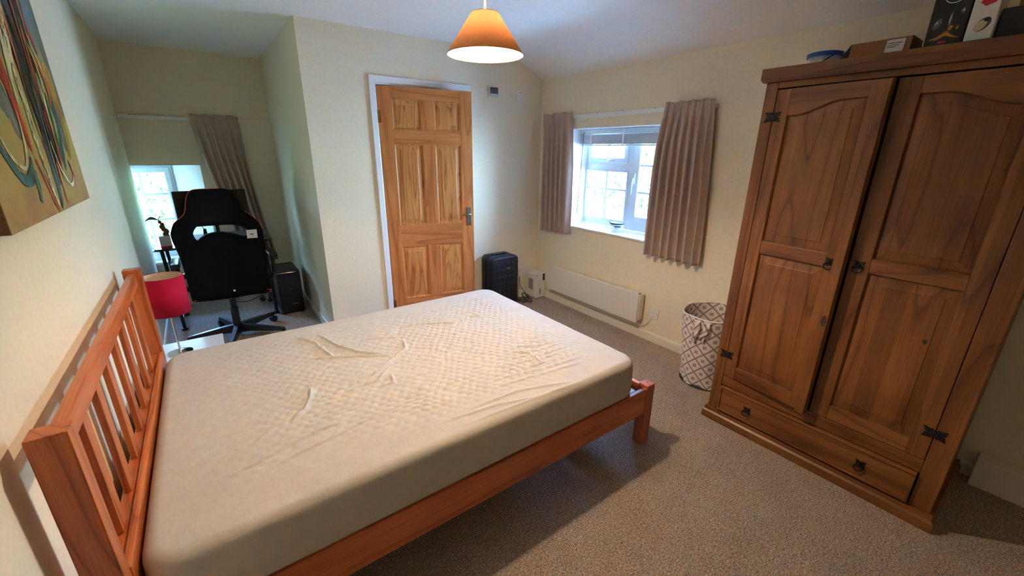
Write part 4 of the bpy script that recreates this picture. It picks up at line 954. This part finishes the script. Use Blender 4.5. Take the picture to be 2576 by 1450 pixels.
PAINT = [
 ('paint_grey', [(2.23, 2.11), (2.262, 1.95), (2.25, 1.828), (2.262, 1.724), (2.24, 1.61)], .05, .03),
 ('paint_ochre', [(2.17, 1.78), (2.20, 1.686), (2.18, 1.574), (2.15, 1.476)], .05, .035),
 ('paint_grey', [(2.10, 1.80), (2.14, 1.68), (2.15, 1.58), (2.13, 1.50)], .035, .025),
 ('paint_grey', [(1.60, 1.66), (1.66, 1.60), (1.68, 1.53)], .05, .02),
 ('paint_teal', [(2.12, 1.66), (2.12, 1.58), (2.07, 1.50), (2.04, 1.44)], .03, .015),
 ('paint_black', [(1.93, 2.11), (1.96, 1.95), (1.974, 1.835), (1.975, 1.76), (1.955, 1.679), (1.94, 1.594), (1.905, 1.521), (1.887, 1.422), (1.851, 1.335)], .080, .024),
 ('paint_black', [(2.07, 2.11), (2.079, 1.936), (2.05, 1.86), (2.03, 1.78), (2.01, 1.687), (1.99, 1.597), (1.955, 1.50), (1.92, 1.40)], .045, .020),
 ('paint_black', [(1.80, 2.11), (1.85, 1.95), (1.87, 1.85), (1.88, 1.76), (1.87, 1.66)], .050, .018),
 ('paint_teal', [(1.95, 1.90), (1.94, 1.78), (1.911, 1.64), (1.908, 1.545), (1.892, 1.472), (1.887, 1.407), (1.876, 1.34)], .022, .014),
 ('paint_green', [(2.08, 1.68), (2.06, 1.59), (2.045, 1.537), (2.03, 1.47)], .012, .008),
 ('paint_red', [(2.10, 2.0), (2.085, 1.918), (2.10, 1.87), (2.12, 1.833), (2.14, 1.80)], .016, .008),
 ('paint_red', [(2.05, 1.90), (2.035, 1.81), (1.99, 1.728), (1.95, 1.641)], .008, .006),
 ('paint_red', [(1.68, 1.78), (1.70, 1.701), (1.705, 1.654), (1.715, 1.607), (1.725, 1.566), (1.72, 1.51)], .034, .014),
 ('paint_red', [(1.99, 1.62), (2.005, 1.56), (2.005, 1.50), (1.99, 1.44)], .018, .008),
 ('paint_orange', [(1.83, 1.86), (1.84, 1.803), (1.83, 1.76), (1.825, 1.70)], .022, .010),
 ('paint_orange', [(2.09, 1.79), (2.125, 1.74), (2.13, 1.69), (2.10, 1.64)], .022, .012),
 ('paint_orange', [(1.735, 1.60), (1.738, 1.54), (1.73, 1.50)], .010, .007),
 ('paint_yellow', [(2.03, 1.83), (2.075, 1.765), (2.065, 1.70), (2.045, 1.66)], .012, .007),
 ('paint_cream', [(2.09, 1.81), (2.121, 1.771), (2.14, 1.73)], .006, .004),
 ('paint_cream', [(1.89, 1.93), (1.87, 1.864), (1.835, 1.788), (1.81, 1.722), (1.808, 1.665), (1.806, 1.614), (1.80, 1.56), (1.80, 1.52), (1.80, 1.469), (1.81, 1.421), (1.812, 1.35)], .020, .007),
 ('paint_cream', [(1.80, 1.84), (1.785, 1.753), (1.76, 1.68), (1.745, 1.62)], .018, .010),
 ('paint_teal', [(1.44, 1.60), (1.48, 1.53), (1.523, 1.481), (1.566, 1.444), (1.618, 1.430), (1.664, 1.447), (1.70, 1.485)], .013, .016),
 ('paint_cream', [(1.46, 1.62), (1.51, 1.545), (1.547, 1.492), (1.593, 1.467), (1.630, 1.462), (1.665, 1.490), (1.695, 1.545), (1.705, 1.60)], .007, .006),
 ('paint_cream', [(1.95, 1.53), (1.972, 1.454), (2.019, 1.406), (2.062, 1.392), (2.112, 1.415), (2.135, 1.47)], .007, .005),
 ('paint_red', [(2.10, 1.47), (2.12, 1.42), (2.09, 1.385)], .005, .010),
 ('paint_green', [(1.69, 1.455), (1.684, 1.411), (1.665, 1.37)], .016, .010),
 ('paint_red', [(1.735, 1.48), (1.765, 1.423), (1.785, 1.37), (1.81, 1.333)], .008, .010),
 ('paint_cream', [(1.78, 1.46), (1.80, 1.40), (1.825, 1.345)], .004, .006),
 ('paint_orange', [(1.945, 1.47), (1.938, 1.40), (1.926, 1.346)], .009, .006),
 ('paint_yellow', [(1.955, 1.42), (1.95, 1.38), (1.94, 1.35)], .004, .004),
]
rnd = random.Random(21); FINE = []
for k in range(70):
    y0 = rnd.uniform(1.84, 2.12); t0 = rnd.uniform(0, .55); t1 = t0+rnd.uniform(.15, .42)
    def fl(t, q=y0): z = 2.11-.77*t; return (q+(1.875+(q-1.84)*.35-q)*t**1.15+.012*math.sin(t*9+q*40), z)
    cm = rnd.choice(['paint_black', 'paint_black', 'paint_black', 'paint_grey', 'paint_red', 'paint_cream', 'paint_black', 'paint_orange', 'paint_black', 'paint_teal'])
    FINE.append((cm, [fl(t0+(t1-t0)*q/4) for q in range(5)], rnd.uniform(.003, .009)*(1.6 if cm == 'paint_black' else 1), .002))
PAINT = PAINT[:9]+FINE[:48]+PAINT[9:]+FINE[48:]
bymat = {}
for k, (mt_, pts_, w0_, w1_) in enumerate(PAINT):
    b, mm = stroke(mt_, pts_, w0_, w1_, seed=k); b.build('brush_stroke', mm, pt)
rnd = random.Random(4); dab = MB()
for k in range(46):
    t = k/46; z = 1.93-.58*t+rnd.uniform(-.006, .006); y = 1.80+.085*max(0, (z-1.72)/.21)+rnd.uniform(-.010, .012); r = rnd.uniform(.004, .012)
    dab.prism([(y+r*.6*math.cos(a_)+r*.3*math.sin(a_), z+r*math.sin(a_)) for a_ in [2*PI*q/7 for q in range(7)]], lambda y_, z_: (CXF+.0036, y_, z_), lambda y_, z_: (CXF+.0046, y_, z_))
dab.build('paint_dabs', 'paint_cream', pt)

# ------------------------------------------------------------ desk and things on it
dk = thing('desk', 'black tube-legged computer desk in the alcove behind the chair', 'desk', (.5, 4.55, 0))
bm = bmesh.new()
rbx = MB().prism([(.10, 4.27), (.90, 4.27), (.915, 4.285), (.915, 4.85), (.90, 4.865), (.10, 4.865), (.085, 4.85), (.085, 4.285)], lambda x, y: (x, y, .722), lambda x, y: (x, y, .74))
rbx.build('desk_top', 'desk', dk)
MB().box(.10, .90, 4.262, 4.2705, .722, .7405).build('front_edging', 'black', dk)
for x in (.145, .855):
    for y, nm in ((4.36, 'leg'), (4.77, 'leg')):
        MB().tube([(x-.02 if x < .5 else x+.0, y-.03, .722), (x, y, .02)], .0135, 12).tube([(x, y, 0), (x, y, .022)], .024, 14).build(nm, 'black', dk, smooth='auto')
    B(x-.01, x+.01, 4.36, 4.77, .09, .11).build('cross_bar', 'black', dk)
B(.15, .85, 4.765, 4.785, .35, .40).build('rear_bar', 'black', dk)
mo = thing('monitor', 'wide black computer monitor on the desk, behind the chair headrest', 'monitor', (.53, 4.7, .74))
B(.258, .802, 4.690, 4.712, .835, 1.152, bev=.003).build('screen_housing', 'black', mo)
B(.264, .796, 4.6885, 4.6900, .85, 1.146).build('screen', 'gloss', mo)
MB().tube([(.53, 4.73, .75), (.53, 4.725, .95)], .018, 10).build('stand', 'black', mo); B(.42, .64, 4.65, 4.80, .741, .750, bev=.003).build('foot', 'black', mo)
pp = thing('potted_plant', 'small broad-leaved plant in a white box pot with red base, on the desk', 'plant', (.165, 4.345, .74))
B(.130, .200, 4.31, 4.38, .741, .835, bev=.003).build('pot', 'label', pp); B(.1295, .2005, 4.3095, 4.3805, .741, .755, bev=.001).build('pot_stripe', 'redp', pp)
st_ = MB()
for (x, z, r_) in ((.178, .845, .020), (.185, .868, .019), (.172, .885, .017), (.165, .905, .018), (.170, .925, .014), (.158, .945, .012)): st_.ball((x, 4.35, z), r_, 14, (1, .9, 1.15))
st_.tube([(.158, 4.35, .95), (.150, 4.35, .965)], .003, 6); st_.build('stem', 'bark', pp, smooth=True)
def leafm(c, d, L_, wd, up_=.2):
    c = Vector(c); d = Vector(d).normalized(); sd_ = Vector((.1, -.45, .9)).normalized()
    return MB().grid(lambda u, v: c+d*(L_*u)+sd_*(wd*math.sin(PI*u**.8)*(v-.5)*2)+Vector((0, 0, up_*L_*math.sin(PI*u)-.2*L_*u*u)), 12, 6)
leafm((.150, 4.35, .962), (-1, -.15, .12), .085, .013).build('leaf', 'leaf', pp, smooth=True, solid=.0015)
leafm((.152, 4.35, .962), (.6, .1, .8), .04, .007).build('leaf', 'leaf', pp, smooth=True, solid=.0015)
tag(B(.80, .86, 4.45, 4.52, .741, .83, bev=.004).build('speaker', 'black'), 'small black speaker on the right end of the desk, partly hidden by the chair', 'speaker')
tag(MB().prism([(.415, .741), (.455, .741), (.445, .83), (.425, .83)], lambda x, z: (x, 4.55, z), lambda x, z: (x, 4.59, z)).tube([(.435, 4.57, .82), (.39, 4.57, .93), (.33, 4.56, .99)], .003, 6).build('microphone_stand', 'black'), 'thin dark boom stand on the desk seen through the chair opening', 'stand')
ct_ = thing('computer_tower', 'black computer tower on the carpet between desk and alcove side wall', 'computer', (.99, 4.45, 0))
B(.893, 1.092, 4.262, 4.66, .012, .415, bev=.006).build('case', 'black', ct_)
B(.895, 1.090, 4.252, 4.2625, .014, .413, bev=.005).build('front_panel', 'gloss', ct_)
B(.985, 1.045, 4.2505, 4.2525, .098, .102).build('silver_badge_line', 'chrome', ct_)
g_ = MB()
for z in (.30, .20): g_.tube([(.99+.06*math.cos(a_), 4.251, z+.045*math.sin(a_)) for a_ in [2*PI*k/32 for k in range(33)]], .0022, 6, cap=False)
g_.build('fan_ring', 'black', ct_, smooth=True)
for x in (.91, 1.07):
    for y in (4.28, 4.63): B(x-.012, x+.012, y-.012, y+.012, 0, .012).build('foot', 'black', ct_)
cab = [(.55, 4.95, .004), (.60, 4.90, .004), (.66, 4.88, .004), (.72, 4.92, .005), (.78, 5.0, .006), (.84, 5.05, .01), (.93, 5.03, .03), (.95, 4.9, .08), (.955, 4.66, .14)]
tag(MB().tube(cab, .0035, 7).build('power_cable', 'black', smooth=True), 'black cable trailing over the alcove carpet to the computer tower', 'cable')
tag(B(.765, .812, 4.80, 4.885, .0, .045, bev=.01).build('power_adapter', 'black'), 'black power adapter on the carpet behind the right desk legs', 'adapter')
tag(B(.893, .935, 4.70, 4.80, .52, .66, bev=.004).build('white_box', 'plastic'), 'x', 'box') if False else None

# ------------------------------------------------------------ gaming chair
OUT = [(.425,1.233),(.507,1.237),(.598,1.235),(.628,1.224),(.65,1.197),(.669,1.148),(.687,1.087),(.738,1.038),(.783,.982),(.803,.923),(.807,.875),(.802,.76),(.796,.56),(.79,.392),(.642,.382),(.505,.380),(.358,.387),(.281,.397),(.269,.43),(.268,.59),(.264,.726),(.256,.801),(.243,.89),(.246,.941),(.272,1.0),(.301,1.027),(.35,1.074),(.372,1.153),(.392,1.205)]
HOLE = [(.37,.918),(.393,.964),(.421,.976),(.513,.972),(.618,.966),(.679,.944),(.707,.905),(.687,.868),(.609,.896),(.53,.917),(.451,.909),(.415,.891),(.382,.868)]
gc = thing('gaming_chair', 'black high-backed gaming chair with orange piping, seen from behind in the alcove', 'chair', (.52, 3.95, 0))
def by(z, off=0): return 3.80-.12*(z-.4)+off
def smooth_loop(P, k=4):
    Q = []; n = len(P)
    for i in range(n):
        p0, p1, p2, p3 = [Vector(P[(i+j) % n]) for j in (-1, 0, 1, 2)]
        for q in range(k):
            t = q/k; Q.append(tuple(.5*((2*p1)+(p2-p0)*t+(2*p0-5*p1+4*p2-p3)*t*t+(3*p1-p0-3*p2+p3)*t**3)))
    return Q
from mathutils.geometry import tessellate_polygon
def back_mesh():
    o_, h_ = smooth_loop(OUT), smooth_loop(HOLE); oc = Vector((sum(p[0] for p in o_)/len(o_), sum(p[1] for p in o_)/len(o_)))
    def inset(P, d, sgn):
        n = len(P); Q = []
        for i in range(n):
            a_, b_ = Vector(P[i-1]), Vector(P[(i+1) % n]); t = (b_-a_).normalized(); nn = Vector((-t.y, t.x)); Q.append(tuple(Vector(P[i])+nn*d*sgn))
        return Q
    area = sum(o_[i-1][0]*o_[i][1]-o_[i][0]*o_[i-1][1] for i in range(len(o_))); sgo = 1 if area > 0 else -1
    area = sum(h_[i-1][0]*h_[i][1]-h_[i][0]*h_[i-1][1] for i in range(len(h_))); sgh = -1 if area > 0 else 1
    b = MB(); T = .085
    rows = [(.022, 0.0), (.010, .005), (0, .018), (0, T-.018), (.010, T-.004), (.022, T)]
    for P, sg in ((o_, sgo), (h_, sgh)):
        k = len(b.v); n = len(P)
        for ins, dp in rows: b.v += [(x, by(z, dp), z) for x, z in inset(P, ins*(1 if P is o_ else .5), sg)]
        for r in range(len(rows)-1):
            for i in range(n): b.f.append((k+r*n+i, k+r*n+(i+1) % n, k+(r+1)*n+(i+1) % n, k+(r+1)*n+i))
    for ins, dp in (rows[0], rows[-1]):
        po, ph_ = inset(o_, ins, sgo), inset(h_, ins*.5, sgh)
        tri = tessellate_polygon([[Vector((x, z, 0)) for x, z in po], [Vector((x, z, 0)) for x, z in ph_]])
        k = len(b.v); b.v += [(x, by(z, dp), z) for x, z in po+ph_]; b.f += [tuple(k+i for i in t) for t in tri]
    return b, o_
bmsh, oloop = back_mesh()
bk = bmsh.build('backrest', 'blackfab', gc, smooth='auto')
bm = bmesh.new(); bm.from_mesh(bk.data); bmesh.ops.remove_doubles(bm, verts=bm.verts[:], dist=1e-5); bmesh.ops.recalc_face_normals(bm, faces=bm.faces[:]); bm.to_mesh(bk.data); bm.free()
def piping(lo, hi): return MB().tube([(oloop[i % len(oloop)][0], by(oloop[i % len(oloop)][1], .022), oloop[i % len(oloop)][1]) for i in range(lo, hi)], .0032, 6)
piping(96, 124).build('piping', 'orange', bk, smooth=True); piping(26, 38).build('piping', 'orange', bk, smooth=True)
MB().tube([(.30, by(.41, -.003), .41), (.283, by(.41, .0), .408), (.277, by(.40, .02), .395), (.292, by(.39, .03), .386)], .0028, 6).build('piping', 'orange', bk, smooth=True)
MB().tube([(.765, by(.405, -.003), .412), (.789, by(.405, 0), .410), (.794, by(.39, .01), .39), (.782, by(.37, .03), .378)], .0028, 6).build('piping', 'orange', bk, smooth=True)
# raised seams and back-panel contour
for P in ([(.395,1.10),(.405,1.0),(.46,1.0),(.6,.998),(.66,.985),(.70,.94)], [(.37,.86),(.40,.83),(.44,.875),(.53,.893),(.61,.872),(.69,.84)], [(.43,1.20),(.52,1.205),(.60,1.20),(.635,1.15),(.65,1.08),(.72,1.02),(.755,.96)], [(.29,.415),(.5,.40),(.77,.412)]):
    MB().tube([(x, by(z, -.0005), z) for x, z in P], .004, 6).build('seam', 'blackfab', bk, smooth=True)
pt_ = [(.697,.921),(.766,.921),(.764,.854),(.695,.856)]
tg = MB().prism(pt_, lambda x, z: (x, by(z, -.0020), z), lambda x, z: (x, by(z, -.0035), z)).build('care_label', 'label', bk)
MB().prism([(.718,.889),(.742,.890),(.742,.883),(.718,.882)], lambda x, z: (x, by(z, -.0037), z), lambda x, z: (x, by(z, -.0040), z)).build('label_print', 'ink', tg)
MB().prism([(.732,.872),(.738,.872),(.738,.867),(.732,.867)], lambda x, z: (x, by(z, -.0037), z), lambda x, z: (x, by(z, -.0040), z)).build('label_mark', 'redp', tg)
MB().tube([(.546, by(.447, -.006), .447), (.546, by(.447, -.001), .447)], .008, 16).build('press_stud', 'label', bk, smooth='auto')
rbox(.285, .785, 3.90, 4.36, .43, .53, .03, b2=.03).build('seat', 'blackfab', gc, smooth='auto')
for x, sg in ((.215, -1), (.862, 1)):
    ar = rbox(x-.03, x+.03, 3.86, 4.12, .655, .69, .012, b2=.012).build('armrest', 'black', gc, smooth='auto')
    MB().tube([(x, 4.0, .66), (x, 4.02, .50), (x-sg*.03, 4.04, .44), (x-sg*.12, 4.06, .425)], [.016, .018, .02, .02], 10).build('arm_support', 'black', ar, smooth=True)
hb_ = (.52, 3.955)
MB().tube([(*hb_, .055), (*hb_, .25)], [.030, .027], 18).tube([(*hb_, .25), (*hb_, .262)], .031, 18).tube([(*hb_, .26), (*hb_, .36)], .021, 16).tube([(*hb_, .36), (*hb_, .40)], .028, 16).build('gas_lift', 'black', gc, smooth='auto')
B(.42, .62, 3.87, 4.10, .395, .432, bev=.01).build('tilt_plate', 'black', gc)
MB().tube([(.512, 3.925, .352), (.516, 3.922, .354)], .010, 10).build('lift_clip', 'chrome', gc)
for tx, ty in ((.192, 3.935), (.455, 3.645), (.822, 3.725), (.802, 4.155), (.410, 4.285)):
    d = Vector((tx-hb_[0], ty-hb_[1], 0)); L_ = d.length; d.normalize(); sd_ = Vector((-d.y, d.x, 0)); b = MB(); o3 = Vector((*hb_, 0))
    k = 0; sec = [(0, .034, .045, .115), (.12, .026, .058, .108), (L_-.01, .018, .062, .088), (L_+.018, .014, .064, .084)]
    for s0, hw, zl, zh in sec: b.v += [tuple(o3+d*s0+sd_*hw+Vector((0, 0, zl))), tuple(o3+d*s0-sd_*hw+Vector((0, 0, zl))), tuple(o3+d*s0-sd_*hw*.6+Vector((0, 0, zh))), tuple(o3+d*s0+sd_*hw*.6+Vector((0, 0, zh)))]
    for i in range(3):
        for j in range(4): b.f.append((i*4+j, i*4+(j+1) % 4, (i+1)*4+(j+1) % 4, (i+1)*4+j))
    b.f += [(0, 1, 2, 3), (12, 13, 14, 15)]
    lg = b.build('base_leg', 'black', gc)
    e = o3+d*L_
    MB().tube([tuple(e+sd_*-.022+Vector((0, 0, .027))), tuple(e+sd_*.022+Vector((0, 0, .027)))], .027, 16).tube([tuple(e+Vector((0, 0, .03))), tuple(e+Vector((0, 0, .07)))], .008, 8).build('caster', 'black', lg, smooth='auto')
